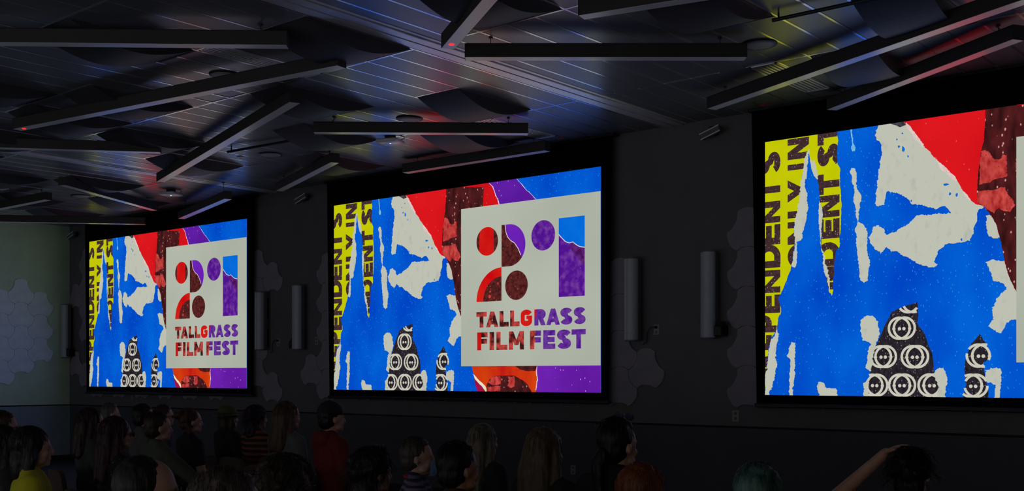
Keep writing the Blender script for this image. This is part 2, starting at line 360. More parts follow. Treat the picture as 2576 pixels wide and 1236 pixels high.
# left wall
a = on_left(52, 795); 
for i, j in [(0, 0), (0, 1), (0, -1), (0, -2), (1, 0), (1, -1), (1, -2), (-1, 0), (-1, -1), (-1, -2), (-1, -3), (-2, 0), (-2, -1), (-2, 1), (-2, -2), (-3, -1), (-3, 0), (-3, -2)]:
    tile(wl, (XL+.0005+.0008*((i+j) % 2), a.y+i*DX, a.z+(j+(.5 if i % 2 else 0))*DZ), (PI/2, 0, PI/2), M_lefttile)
ART = {"L":[["yellow",[[0,0],[0.2,0],[0.2,1],[0,1]]],["TEXT_LEFT",[]],["blue",[[0.1677,0.0],[0.1704,0.0379],[0.1677,0.0788],[0.1687,0.1207],[0.175,0.1405],[0.1742,0.1819],[0.1763,0.2331],[0.1785,0.2796],[0.1771,0.3255],[0.1763,0.3716],[0.1737,0.404],[0.1731,0.4388],[0.1655,0.4528],[0.1613,0.5072],[0.1619,0.5373],[0.159,0.567],[0.1596,0.6021],[0.156,0.6208],[0.1501,0.6063],[0.1456,0.5657],[0.1381,0.5146],[0.1358,0.464],[0.1322,0.4283],[0.1323,0.4284],[0.1337,0.3417],[0.1357,0.2954],[0.1296,0.257],[0.1282,0.2193],[0.1246,0.1718],[0.1184,0.1612],[0.1114,0.1363],[0.1058,0.0786],[0.1035,0.0499],[0.1015,0.0777],[0.093,0.104],[0.0916,0.1321],[0.0873,0.169],[0.0844,0.2299],[0.0773,0.2807],[0.073,0.3179],[0.0695,0.3553],[0.0718,0.4048],[0.068,0.4555],[0.0618,0.5061],[0.0524,0.5514],[0.0335,0.6193],[0.0367,0.648],[0.0389,0.6766],[0.0328,0.6943],[0.0287,0.7459],[0.0144,0.7764],[0.008,0.8231],[0.0047,0.9012],[0.0,1.0],[0.0,1.0],[0,1],[1,1],[1,0]]],["paper",[[0.1035,0.0499],[0.1063,0.0647],[0.1035,0.0781],[0.101,0.1246],[0.0944,0.1893],[0.0981,0.2136],[0.1021,0.2614],[0.1001,0.3034],[0.093,0.3494],[0.0858,0.4004],[0.0758,0.4037],[0.0715,0.3841],[0.0689,0.3552],[0.0724,0.3178],[0.0767,0.2806],[0.0839,0.2298],[0.0853,0.1686],[0.091,0.1319],[0.0925,0.0898],[0.0996,0.0631]]],["paper",[[0.1058,0.0786],[0.1114,0.101],[0.1184,0.0979],[0.1207,0.1289],[0.1246,0.1484],[0.1251,0.1729],[0.1184,0.1612],[0.1114,0.1363]]],["paper",[[0.1296,0.2546],[0.1346,0.2952],[0.1337,0.3417],[0.1323,0.4284],[0.1382,0.4593],[0.1456,0.5155],[0.1516,0.5663],[0.1507,0.6038],[0.1477,0.5709],[0.1381,0.5146],[0.1346,0.4639],[0.1307,0.3978],[0.1281,0.3455],[0.1254,0.2936]]],["paper",[[0.0727,0.387],[0.0851,0.3913],[0.082,0.4011],[0.0749,0.4062],[0.0764,0.4515],[0.0748,0.4973],[0.0711,0.5041],[0.0634,0.4986],[0.068,0.4555],[0.0711,0.4098]]],["paper",[[0.0328,0.6943],[0.0294,0.7408],[0.0319,0.7668],[0.0271,0.8184],[0.0239,0.8494],[0.0303,0.8807],[0.0255,0.9117],[0.0223,0.9429],[0.0159,0.9793],[0.0111,1.0],[0.0,1.0],[0.0015,0.9273],[0.0063,0.8751],[0.0089,0.8231],[0.0144,0.7816],[0.0271,0.751]]],["drip",[[0.1974,0.0],[0.2007,0.0],[0.2033,0.0504],[0.2092,0.0701],[0.2073,0.0834],[0.202,0.0831],[0.1993,0.0678],[0.202,0.0547]]],["paper",[[0.1993,0.1503],[0.2033,0.1457],[0.2087,0.15],[0.2119,0.1667],[0.2127,0.2126],[0.218,0.241],[0.2219,0.2737],[0.2166,0.3092],[0.2156,0.3364],[0.2134,0.3489],[0.21,0.3264],[0.2081,0.2849],[0.2046,0.2614],[0.2054,0.2157],[0.2006,0.1919],[0.1993,0.1687]]],["paper",[[0.2141,0.3473],[0.2272,0.3629],[0.234,0.3909],[0.2339,0.4447],[0.2391,0.5081],[0.236,0.5705],[0.2272,0.5786],[0.2193,0.5598],[0.2151,0.5053],[0.2115,0.4326],[0.2078,0.3779]]],["paper",[[0.2583,0.0],[0.2837,0.0],[0.3063,0.0],[0.3212,0.0144],[0.3434,0.0679],[0.358,0.0975],[0.382,0.1463],[0.4058,0.1901],[0.4245,0.2323],[0.4338,0.2681],[0.4509,0.3052],[0.4637,0.3226],[0.4751,0.3331],[0.4583,0.3486],[0.4569,0.382],[0.45,0.4062],[0.4431,0.4517],[0.4269,0.4553],[0.4034,0.4546],[0.3939,0.4576],[0.3796,0.4815],[0.3724,0.5151],[0.3806,0.5247],[0.3652,0.5358],[0.3409,0.52],[0.3261,0.5008],[0.3162,0.4908],[0.3013,0.4757],[0.2963,0.4689],[0.2862,0.4694],[0.2761,0.4504],[0.2633,0.4753],[0.2505,0.4558],[0.2402,0.4276],[0.236,0.4091],[0.2454,0.3926],[0.2464,0.3748],[0.2582,0.3678],[0.271,0.3875],[0.2735,0.4012],[0.2963,0.3984],[0.3162,0.3768],[0.3409,0.3459],[0.37,0.3455],[0.4067,0.3483],[0.3949,0.3206],[0.3796,0.3282],[0.3507,0.3128],[0.3262,0.2997],[0.3113,0.2707],[0.2963,0.2547],[0.2837,0.2523],[0.2786,0.2451],[0.2736,0.2637],[0.271,0.2943],[0.2582,0.3],[0.2505,0.2862],[0.2516,0.2507],[0.2583,0.1985],[0.2608,0.1367],[0.2659,0.1111],[0.2649,0.0753],[0.2567,0.0556],[0.2531,0.0279]]],["paper",[[0.4728,0.3678],[0.4895,0.3665],[0.4998,0.4056],[0.5078,0.45],[0.4864,0.4494],[0.4783,0.4399],[0.4728,0.4014]]],["paper",[[0.4728,0.5287],[0.4841,0.5217],[0.5109,0.5275],[0.5158,0.557],[0.5246,0.591],[0.5352,0.625],[0.5439,0.6586],[0.5439,0.7243],[0.522,0.7312],[0.5087,0.7511],[0.502,0.7774],[0.4909,0.7668],[0.4773,0.7536],[0.4886,0.7292],[0.4841,0.6871],[0.4953,0.6546],[0.5109,0.6228],[0.5043,0.6056],[0.4864,0.5955],[0.4796,0.5613]]],["black",[[0.2297,1.0],[0.2349,0.9472],[0.2427,0.9024],[0.2453,0.8309],[0.2556,0.8044],[0.2709,0.7427],[0.2862,0.6905],[0.3112,0.6711],[0.3261,0.6669],[0.3394,0.6575],[0.3399,0.7377],[0.3506,0.7643],[0.3603,0.8081],[0.37,0.8516],[0.3724,0.9035],[0.3772,0.9207],[0.382,0.9638],[0.3834,1.0]]],["black",[[0.4296,1.0],[0.4361,0.9548],[0.4315,0.9039],[0.4361,0.8531],[0.4454,0.8111],[0.4614,0.778],[0.4728,0.8079],[0.4828,0.8626],[0.4683,0.8791],[0.4705,0.9127],[0.4773,0.9713],[0.4773,1.0]]],["EMBLEMS",[]],["paper",[[0.2193,0.731],[0.2271,0.7045],[0.2453,0.7011],[0.2582,0.7242],[0.2607,0.7511],[0.2566,0.7955],[0.2494,0.831],[0.2427,0.9069],[0.2297,0.8933],[0.2339,0.8575],[0.2401,0.8038],[0.2245,0.7943],[0.2219,0.7672]]],["paper",[[0.0578,0.8256],[0.0635,0.7929],[0.072,0.7932],[0.0732,0.8635],[0.0674,1.0],[0.0578,1.0],[0.0595,0.9197],[0.0618,0.8633],[0.0532,0.8491]]],["paper",[[0.1224,0.9662],[0.1279,0.9477],[0.1389,0.9522],[0.1444,0.9706],[0.1661,0.9749],[0.1688,1.0],[0.1279,1.0]]],["paper",[[0.2255,0.9518],[0.2359,0.9427],[0.237,1.0],[0.2271,1.0]]],["paper",[[0.3772,0.9035],[0.3915,0.895],[0.3977,0.9208],[0.3963,1.0],[0.3786,1.0],[0.382,0.9638],[0.3724,0.9207]]],["paper",[[0.4705,0.9043],[0.4819,0.896],[0.5007,0.9003],[0.502,0.9378],[0.4989,1.0],[0.4886,1.0],[0.4909,0.9628],[0.4819,0.9462],[0.4751,0.9462]]],["blue2",[[0.3141,0.1002],[0.3122,0.11],[0.3103,0.1087],[0.3076,0.1058],[0.3082,0.0988],[0.308,0.0885],[0.3103,0.0899],[0.3118,0.0926]]],["blue2",[[0.3045,0.0892],[0.3026,0.0909],[0.3013,0.0932],[0.2994,0.092],[0.2995,0.088],[0.2991,0.0856],[0.3013,0.0836],[0.3029,0.0848]]],["blue2",[[0.3221,0.1283],[0.321,0.132],[0.3202,0.1329],[0.3192,0.13],[0.3191,0.1277],[0.3189,0.1237],[0.3202,0.1229],[0.3213,0.1259]]],["blue2",[[0.299,0.0614],[0.2985,0.0639],[0.2973,0.0656],[0.296,0.0631],[0.296,0.0607],[0.2964,0.0582],[0.2973,0.0565],[0.2981,0.0588]]],["blue2",[[0.3102,0.0422],[0.3105,0.0443],[0.3088,0.0453],[0.3078,0.0433],[0.3063,0.0412],[0.3076,0.0396],[0.3088,0.0385],[0.3106,0.0406]]],["blue2",[[0.4033,0.2468],[0.3991,0.2481],[0.3963,0.25],[0.3922,0.2485],[0.3919,0.2446],[0.3911,0.2422],[0.3963,0.2408],[0.4002,0.2423]]],["blue2",[[0.407,0.28],[0.4062,0.2826],[0.4044,0.2854],[0.4022,0.2837],[0.4023,0.2791],[0.4029,0.2765],[0.4044,0.2736],[0.4056,0.2752]]],["blue2",[[0.4198,0.2867],[0.4189,0.2907],[0.4175,0.2924],[0.4163,0.2927],[0.4151,0.2858],[0.4156,0.2817],[0.4175,0.2801],[0.4196,0.28]]],["blue2",[[0.4282,0.4453],[0.4284,0.4488],[0.4269,0.4505],[0.4259,0.4476],[0.4245,0.4448],[0.4257,0.4415],[0.4269,0.4397],[0.4285,0.4428]]],["blue2",[[0.3284,0.2914],[0.3281,0.2943],[0.3271,0.2952],[0.3264,0.2955],[0.3254,0.2908],[0.326,0.288],[0.3271,0.2871],[0.3285,0.287]]],["red",[[0.3123,0],[0.3123,0.0],[0.3188,0.0225],[0.3262,0.0392],[0.3409,0.0656],[0.3531,0.0981],[0.3749,0.1446],[0.3987,0.1945],[0.4175,0.2309],[0.4269,0.2668],[0.4408,0.3033],[0.4509,0.3195],[0.4592,0.3277],[0.4706,0.3356],[0.4819,0.3677],[0.4931,0.4045],[0.5021,0.4641],[0.5087,0.5396],[0.5176,0.5903],[0.5286,0.6326],[0.546,0.6752],[0.6,0.78],[0.72,0.3],[0.72,0]]],["brown",[[0.473,0],[0.4695,0.1096],[0.4635,0.1484],[0.4581,0.2274],[0.456,0.279],[0.4583,0.3233],[0.4706,0.3356],[0.4819,0.3677],[0.4931,0.4045],[0.5021,0.4641],[0.5087,0.5396],[0.5176,0.5903],[0.5286,0.6326],[0.546,0.6752],[0.6,0.78],[0.6,0.35],[0.6084,0.1168],[0.6126,0.017],[0.5539,0.0071],[0.5301,0]]],["grime",[[0.2837,0.0],[0.3123,0.0],[0.3163,0.0131],[0.3038,0.0186],[0.2963,0.0105]]],["pink",[[0.3163,0.0043],[0.3237,0.0176],[0.3311,0.0387],[0.3409,0.063],[0.3531,0.092],[0.3507,0.1027],[0.3409,0.0804],[0.3341,0.07],[0.3262,0.0419],[0.3203,0.0316]]],["pink",[[0.3749,0.1446],[0.3806,0.1631],[0.3916,0.1759],[0.4034,0.1981],[0.4152,0.2219],[0.4175,0.2411],[0.4081,0.229],[0.3987,0.2082],[0.3835,0.181]]],["pink",[[0.4278,0.2712],[0.4338,0.2808],[0.4431,0.3037],[0.4454,0.3143],[0.4362,0.3024]]],["salmon",[[0.4637,0.1437],[0.4719,0.1397],[0.4819,0.1546],[0.4895,0.1772],[0.5007,0.1772],[0.5043,0.1622],[0.5123,0.1674],[0.5114,0.2417],[0.4954,0.2451],[0.4819,0.254],[0.4601,0.2581]]],["salmon",[[0.4583,0.2813],[0.4728,0.2799],[0.4909,0.2808],[0.5087,0.276],[0.5132,0.3],[0.522,0.3182],[0.5277,0.3399],[0.5185,0.363],[0.5065,0.3585],[0.4976,0.3453],[0.4886,0.3638],[0.4751,0.3448],[0.4569,0.3189]]],["salmon",[[0.5286,0.1835],[0.5352,0.1726],[0.5439,0.1828],[0.5439,0.2648],[0.5286,0.2453]]],["purple",[[0.6278,0],[0.6443,0.0191],[0.6514,0.0511],[0.66,0.0795],[0.6685,0.1154],[0.8018,0.1268],[0.7951,0.109],[0.7776,0.0816],[0.7586,0.0557],[0.7422,0.0271],[0.7312,0.0072],[0.7257,0]]],["tear",[[0.6319,0.0],[0.6395,0.0143],[0.644,0.0229],[0.6483,0.039],[0.6507,0.051],[0.6534,0.0649],[0.6591,0.0793],[0.6624,0.0914],[0.6668,0.1113],[0.6692,0.1117],[0.6654,0.0919],[0.6614,0.0797],[0.6562,0.0654],[0.6527,0.0514],[0.6508,0.0395],[0.6471,0.0234],[0.6418,0.0148],[0.6335,0.0]]],["tear",[[0.7278,0.0009],[0.7357,0.0156],[0.7441,0.0274],[0.7552,0.0494],[0.763,0.0621],[0.7722,0.075],[0.7823,0.0899],[0.7941,0.1106],[0.7964,0.111],[0.7841,0.0902],[0.7744,0.0754],[0.7646,0.0624],[0.7573,0.0498],[0.7466,0.0279],[0.7375,0.016],[0.729,0.0011]]],["redb",[[0.5686,0.8734],[0.5742,0.9099],[0.5895,0.938],[0.6107,0.97],[0.6258,1.0],[0.796,1.0],[0.7973,0.875]]],["magenta",[[0.5767,0.9341],[0.5809,0.9381],[0.5925,0.9582],[0.6062,0.9781],[0.6198,1.0],[0.5902,1.0],[0.581,0.9623]]],["cream",[[0.5736,0.9159],[0.5809,0.924],[0.5925,0.9421],[0.6062,0.9588],[0.6182,0.9739],[0.6282,1.0],[0.6183,1.0],[0.6077,0.978],[0.5925,0.9582],[0.5797,0.9381]]],["brown",[[0.6228,1.0],[0.6233,0.9658],[0.6347,0.9417],[0.6525,0.9277],[0.6731,0.9236],[0.7224,0.9254],[0.7482,0.9448],[0.7652,0.964],[0.7793,1.0]]],["brown",[[0.721,0.8745],[0.7965,0.875],[0.7954,0.8866],[0.7918,0.902],[0.7679,0.9039],[0.7396,0.8961]]],["salmon",[[0.6287,0.9578],[0.6376,0.9397],[0.6554,0.9277],[0.6725,0.9256],[0.6737,0.9652],[0.6496,0.9695]]],["salmon",[[0.6979,0.9275],[0.721,0.9274],[0.7211,0.9763],[0.7081,0.9824],[0.6965,0.9728],[0.7023,0.9491]]],["salmon",[[0.6257,0.9778],[0.6584,0.9733],[0.6732,0.9751],[0.6702,0.9969],[0.6258,1.0]]],["purple2",[[0.7973,0.875],[0.796,0.9328],[0.7988,0.9559],[0.7946,1.0],[1,1],[1,0.875]]],["tear",[[0.7972,0.8827],[0.7945,0.902],[0.7948,0.9213],[0.7983,0.9444],[0.7954,0.9637],[0.794,0.9752],[0.7922,0.9907],[0.7948,0.9906],[0.7972,0.9752],[0.7976,0.9636],[0.8012,0.9443],[0.7983,0.9213],[0.7971,0.902],[0.7989,0.8827]]]],"card":[[0.5297,0.1093],[0.9999,0.1093],[0.9999,0.8787],[0.5297,0.8787]],"T":[["TALLGRASS",[[0.586,0.6238],[0.6217,0.6654],[0.6692,0.7014],[0.7063,0.7388],[0.7428,0.7812],[0.7888,0.8267],[0.8284,0.8724],[0.8737,0.9129],[0.9164,0.9543]],0.6176,0.6924],["FILMFEST",[[0.5892,0.6269],[0.6338,0.6502],[0.6582,0.6968],[0.7021,0.7537],[0.774,0.8111],[0.8185,0.8576],[0.863,0.9085],[0.9098,0.9543]],0.7158,0.8021]],"EM":[[0.3072,0.7508,0],[0.2684,0.8537,0],[0.334,0.8552,0],[0.2504,0.9588,0],[0.3077,0.9583,0],[0.3685,0.9579,0],[0.3261,0.6556,0],[0.4637,0.8538,1],[0.4491,0.959,1]],"er":[[0.3072,0.7508],[0.3251,0.7517],[0.3072,0.7869]],"f1":[[0.2297,1.0],[0.2349,0.9472],[0.2427,0.9024],[0.2453,0.8309],[0.2556,0.8044],[0.2709,0.7427],[0.2862,0.6905],[0.3112,0.6711],[0.3261,0.6669],[0.3394,0.6575],[0.3399,0.7377],[0.3506,0.7643],[0.3603,0.8081],[0.37,0.8516],[0.3724,0.9035],[0.3772,0.9207],[0.382,0.9638],[0.3834,1.0]],"f2":[[0.4296,1.0],[0.4361,0.9548],[0.4315,0.9039],[0.4361,0.8531],[0.4454,0.8111],[0.4614,0.778],[0.4728,0.8079],[0.4828,0.8626],[0.4683,0.8791],[0.4705,0.9127],[0.4773,0.9713],[0.4773,1.0]],"c":[[0.6253,0.28,0.0684],[0.7281,0.4996,0.06914444444444443],[0.8182,0.27854999999999996,0.06968611111111113]],"cols":{"1":[[0.0,0.2448],[0.0368,0.2545]],"2":[[0.0543,0.1623],[0.1043,0.1724]],"3":[[0.124,0.2232],[0.1736,0.2326]]},"L1":[["T",[0.0,0.017]],["S",[0.0425,0.1266]],["T",[0.1507,0.23]],["N",[0.2372,0.3214]],["E",[0.3286,0.408]],["D",[0.407,0.4989]],["N",[0.5082,0.5975]],["E",[0.6053,0.677]],["P",[0.6858,0.7533]],["E",[0.7605,0.8231]],["D",[0.8309,0.8908]],["N",[0.896,0.9585]]],"L2":[["N",[0.0031,0.0837]],["I",[0.1027,0.1249]],["Y",[0.1619,0.2496]],["L",[0.2594,0.3117]],["N",[0.326,0.414]],["O",[0.4136,0.5061]]],"L3":[["T",[0.0,0.0443]],["S",[0.0429,0.1256]],["T",[0.1559,0.2335]],["N",[0.2381,0.3209]],["E",[0.3279,0.4023]],["D",[0.4161,0.5073]],["N",[0.5088,0.5639]],["I",[0.569,0.5965]]]}
# ------------------------------------------------------------------ the picture: torn poster collage with a logo card
SW = 4.862; SH = SW*9/16; STOP = EYE+2.522; PIC = {}
def S2(s, t, k): return Vector((s*SW, -.00028*k, -t*SH))
def rough_edge(pts, amp, seed):
    out = []; n = len(pts)
    for i in range(n):
        a, b = pts[i], pts[(i+1) % n]; L = math.hypot((b[0]-a[0])*16/9, b[1]-a[1]); out.append(a)
        border = (a[0] == b[0] and a[0] in (0, 1)) or (a[1] == b[1] and a[1] in (0, 1))
        m = 0 if border else min(40, int(L/.0042))
        for k in range(1, m):
            u = k/m; x, y = a[0]+(b[0]-a[0])*u, a[1]+(b[1]-a[1])*u
            v = noise.noise_vector(Vector((x*60, y*36, seed)))*amp + noise.noise_vector(Vector((x*300, y*180, seed+9)))*amp*.8
            out.append((min(1, max(0, x+v.x*9/16)), min(1, max(0, y+v.y))))
    return out
def fill(bm, pts, layer, mi):
    P3 = [S2(s, t, layer) for s, t in pts]
    tris = tessellate_polygon([[Vector((p.x, p.z, 0)) for p in P3]]); vs = [bm.verts.new(p) for p in P3]
    for tr in tris:
        try:
            f = bm.faces.new([vs[i] for i in tr]); f.material_index = mi
        except ValueError: pass
def inside(p, poly):
    c = False; j = len(poly)-1
    for i in range(len(poly)):
        (xi, yi), (xj, yj) = poly[i], poly[j]
        if (yi > p[1]) != (yj > p[1]) and p[0] < (xj-xi)*(p[1]-yi)/(yj-yi)+xi: c = not c
        j = i
    return c
def strip(pts, th):                              # quads along a centre line
    out = []; n = len(pts); N = []
    for i in range(n):
        a, b = pts[max(i-1, 0)], pts[min(i+1, n-1)]; d = Vector((b[0]-a[0], b[1]-a[1])).normalized(); N.append(Vector((-d.y, d.x))*th/2)
    for i in range(n-1):
        a, b = Vector(pts[i]), Vector(pts[i+1]); out.append([tuple(a+N[i]), tuple(b+N[i+1]), tuple(b-N[i+1]), tuple(a-N[i])])
    return out
def arc(cx, cy, rx, ry, a0, a1, n=14):
    return [(cx+rx*math.cos(math.radians(a0+(a1-a0)*i/n)), cy+ry*math.sin(math.radians(a0+(a1-a0)*i/n))) for i in range(n+1)]
def glyph(ch, W, H, t):
    R = lambda x0, y0, x1, y1: [(x0, y0), (x1, y0), (x1, y1), (x0, y1)]
    h = t*.92; g = []
    if ch == 'I': return [R(0, 0, W, H)]
    if ch in 'LEFDPRB': g.append(R(0, 0, t, H))
    if ch in 'LE': g.append(R(0, 0, W, h))
    if ch in 'EF': g += [R(0, H-h, W, H), R(0, (H-h)/2+(.04*H if ch == 'F' else 0)*0, W*.95, (H+h)/2)]
    if ch == 'T': g += [R(0, H-h, W, H), R((W-t)/2, 0, (W+t)/2, H)]
    if ch == 'N': g += [R(0, 0, t*.9, H), R(W-t*.9, 0, W, H), [(0, H), (t*1.05, H), (W, 0), (W-t*1.05, 0)]]
    if ch == 'M': g += [R(0, 0, t*.95, H), R(W-t*.95, 0, W, H), [(0, H), (t, H), (W/2+t*.45, H*.25), (W/2-t*.45, H*.25)], [(W-t, H), (W, H), (W/2+t*.45, H*.25), (W/2-t*.45, H*.25)]]
    if ch == 'A': g += [[(0, 0), (t*1.02, 0), (W/2+t*.5, H), (W/2-t*.5, H)], [(W-t*1.02, 0), (W, 0), (W/2+t*.5, H), (W/2-t*.5, H)], R(W*.22, H*.17, W*.78, H*.17+h*.8)]
    if ch == 'Y': g += [R((W-t)/2, 0, (W+t)/2, H*.5), [(0, H), (t*1.1, H), ((W+t)/2, H*.4), ((W-t)/2, H*.4)], [(W-t*1.1, H), (W, H), ((W+t)/2, H*.4), ((W-t)/2, H*.4)]]
    if ch == 'D': g += strip([(t/2, H-h/2)]+arc(W-H*.5 if W > H*.55 else W*.45, H/2, min(H/2, W*.55)-t/2, H/2-h/2, 90, -90, 18)+[(t/2, h/2)], t)
    if ch in 'PR': g += strip([(t/2, H-h/2)]+arc(W*.55, H*.69, W*.45-t/2, H*.31-h/2, 90, -90, 14)+[(t/2, H*.38+h/2)], t*.96)
    if ch == 'R': g.append([(W-t*1.15, 0), (W, 0), (W*.62+t*.3, H*.5), (W*.62-t*.75, H*.45)])
    if ch == 'O': g += strip(arc(W/2, H/2, W/2-t/2, H/2-t/2, 0, 360, 28), t)
    if ch == 'G': g += strip(arc(W/2, H*.7, W/2-t/2, H*.3-h/2, 12, 180, 14)+arc(W/2, H*.3, W/2-t/2, H*.3-h/2, 180, 360, 14)+[(W-t/2, H*.5)], t)+[R(W*.5, H*.42, W, H*.42+h*.7)]
    if ch == 'S': g += strip(arc(W*.5, H*.725, W/2-t/2, H*.275-h/2, 10, 262, 20)+arc(W*.5, H*.275, W/2-t/2, H*.275-h/2, 82, -170, 20), t*.97)
    return g
K = 1.0
GM = dict(yellow=glow('yellow', (188, 193, 2), (200, 204, 4), 1.5), blue=glow('blue', (0, 70, 196), (2, 98, 214), 1.6, 8, (1, 1, .5), (40, 140, 222), .15, 30),
          blue2=glow('blue_speck', (20, 110, 200), (10, 95, 205), 8), paper=glow('torn_paper', (168, 170, 162), (190, 193, 178), 12, 8, (1, 1, .6), lo=.18, hi=.45),
          drip=glow('drip', (150, 200, 215), (90, 170, 220), 14), black=glow('black', (28, 24, 30), (48, 42, 50), 40, 3, (1, 1, .4), (150, 140, 146), .19, 46),
          red=glow('red', (200, 14, 22), (222, 24, 30), .8, 2, fl=(228, 90, 80), fth=.10, fscale=18), brown=glow('brown', (48, 18, 20), (86, 30, 32), 12, 6, (1, 1, .35), (205, 150, 140), .19, 22),
          salmon=glow('salmon', (158, 34, 36), (206, 78, 72), 18, 8, (1, 1, .5), (120, 30, 32), .16, 30), grime=glow('grime', (40, 36, 44), (80, 72, 80), 30), pink=glow('pink_tear', (214, 186, 186), (224, 206, 200), 20),
          purple=glow('purple', (84, 22, 150), (104, 34, 172), 1.2, 3, fl=(190, 150, 205), fth=.11, fscale=18), tear=glow('tear', (236, 226, 228), (214, 196, 205), 20),
          redb=glow('red_orange', (190, 16, 20), (214, 70, 12), 2.2, 4, (1, 1, .35)), magenta=glow('magenta', (150, 10, 60), (170, 20, 76), 4), cream=glow('cream', (226, 222, 178), (232, 230, 196), 4),
          purple2=glow('lower_purple', (92, 22, 154), (110, 34, 176), .9, 4, fl=(200, 160, 215), fth=.11, fscale=18),  # purple print along the bottom right
          ink=glow('poster_ink', (52, 34, 36), (72, 50, 52), 30, 5, (1, 1, 1), (178, 158, 150), .17, 44), ring=glow('ring', (196, 194, 178), (206, 204, 190), 20),
          card=glow('card', (168, 175, 161), (180, 186, 172), .5, 2), lred=glow('logo_red', (198, 6, 14), (208, 30, 22), 3), lbrown=glow('logo_brown', (58, 22, 24), (100, 40, 38), 22, 6, fl=(190, 120, 105), fth=.1, fscale=22),
          lpurple=glow('logo_purple', (80, 18, 142), (126, 66, 160), 11, 10, lo=.45, hi=.75, fl=(170, 120, 190), fth=.06, fscale=16), lviolet=glow('logo_violet', (104, 30, 176), (110, 36, 182), 2, fl=(205, 170, 215), fth=.06, fscale=14),
          lblue=glow('logo_blue', (0, 100, 214), (10, 112, 220), 3), lplum=glow('logo_plum', (66, 12, 84), (100, 40, 120), 14, 6),
          letters_warm=glow('letters_warm', (60, 22, 24), (190, 66, 60), 9, 5, lo=.42, hi=.6, fl=(205, 140, 120), fth=.06, fscale=24), letters_cool=glow('letters_cool', (76, 20, 140), (110, 60, 150), 14, 6))
def pic_mesh():
    names = []; bm = bmesh.new()
    def mi(n):
        if n not in names: names.append(n)
        return names.index(n)
    layer = 1
    for q, (m, pts) in enumerate(ART['L']):
        layer += .5
        if m == 'TEXT_LEFT':
            for colk, letters in ((1, ART['L1']), (2, ART['L2']), (3, ART['L3'])):
                s0, s1 = {1: (-.0182, .0368), 2: (.0543, .1043), 3: (.124, .1736)}[colk]
                for ch, (t0, t1) in letters:
                    if t1-t0 < .03 and ch == 'T': t0 = t1-.08
                    if colk == 3 and ch == 'T' and t1 < .05: t0 = t1-.08
                    Wd, Hd = (t1-t0)*SH, (s1-s0)*SW
                    for poly in glyph(ch, Wd, Hd, (.074 if ch != 'I' else .076)):
                        # rotated a quarter turn: letter x runs up the screen, letter top points left
                        fill(bm, [(min(1, max(0, s1-y/SW)), min(1, max(0, t1-x/SH))) for x, y in poly], layer, mi('ink'))
        elif m == 'EMBLEMS':
            def em(bm, cx, cy, clip):
                R = .0385
                for dx in (-.0052, .0052):
                    for quad in strip(arc(0, 0, R, R, 0, 360, 30), .0088):
                        qq = [(cx+dx+x*9/16, cy+y) for x, y in quad]; c = (sum(a for a, _ in qq)/4, sum(b for _, b in qq)/4)
                        if inside(c, clip) and 0 < c[1] < 1: fill(bm, [(s, min(1, max(0, t))) for s, t in qq], layer+.5, mi('ring'))
                for dx in (-.0046, .0046, -.0163, .0163):
                    cxx, cyy = cx+dx, cy+.002
                    if inside((cxx, cyy), clip) and cyy < .99: fill(bm, [(cxx+a*9/16, cyy+b) for a, b in arc(0, 0, .0062, .0064, 0, 330, 11)], layer+1, mi('ring'))
            for cx, cy, k in ART['EM']: em(bm, cx, cy, ART['f1'] if k == 0 else ART['f2'])
            layer += 1
        else:
            amp = {'paper': .006, 'blue': .003, 'brown': .002, 'red': .003, 'salmon': .004, 'black': .003, 'pink': .004, 'tear': .003, 'cream': .002, 'magenta': .002, 'purple': .001, 'drip': .003}.get(m, 0)
            fill(bm, rough_edge([tuple(p) for p in pts], amp, q*3.1) if amp else [tuple(p) for p in pts], layer, mi(m))
    me = mesh('picture', bm, [GM[n] for n in names])
    return me, layer
def card_mesh(layer):
    bm = bmesh.new(); fill(bm, [tuple(p) for p in ART['card']], layer, 0); return mesh('logo_card', bm, [GM['card']])
def disc(cx, cy, r, a0=0, a1=360, n=48): return [(cx+math.cos(math.radians(a0+(a1-a0)*i/n))*r*9/16, cy-math.sin(math.radians(a0+(a1-a0)*i/n))*r) for i in range(n+(a1-a0 != 360))]
def clip_half(poly, a, b):                       # keep the part left of the line a->b
    out = []; n = len(poly); sd = lambda p: (b[0]-a[0])*(p[1]-a[1])-(b[1]-a[1])*(p[0]-a[0])
    for i in range(n):
        p, q = poly[i], poly[(i+1) % n]; x, y = sd(p), sd(q)
        if x <= 0: out.append(p)
        if x*y < 0:
            u = x/(x-y); out.append((p[0]+(q[0]-p[0])*u, p[1]+(q[1]-p[1])*u))
    return out
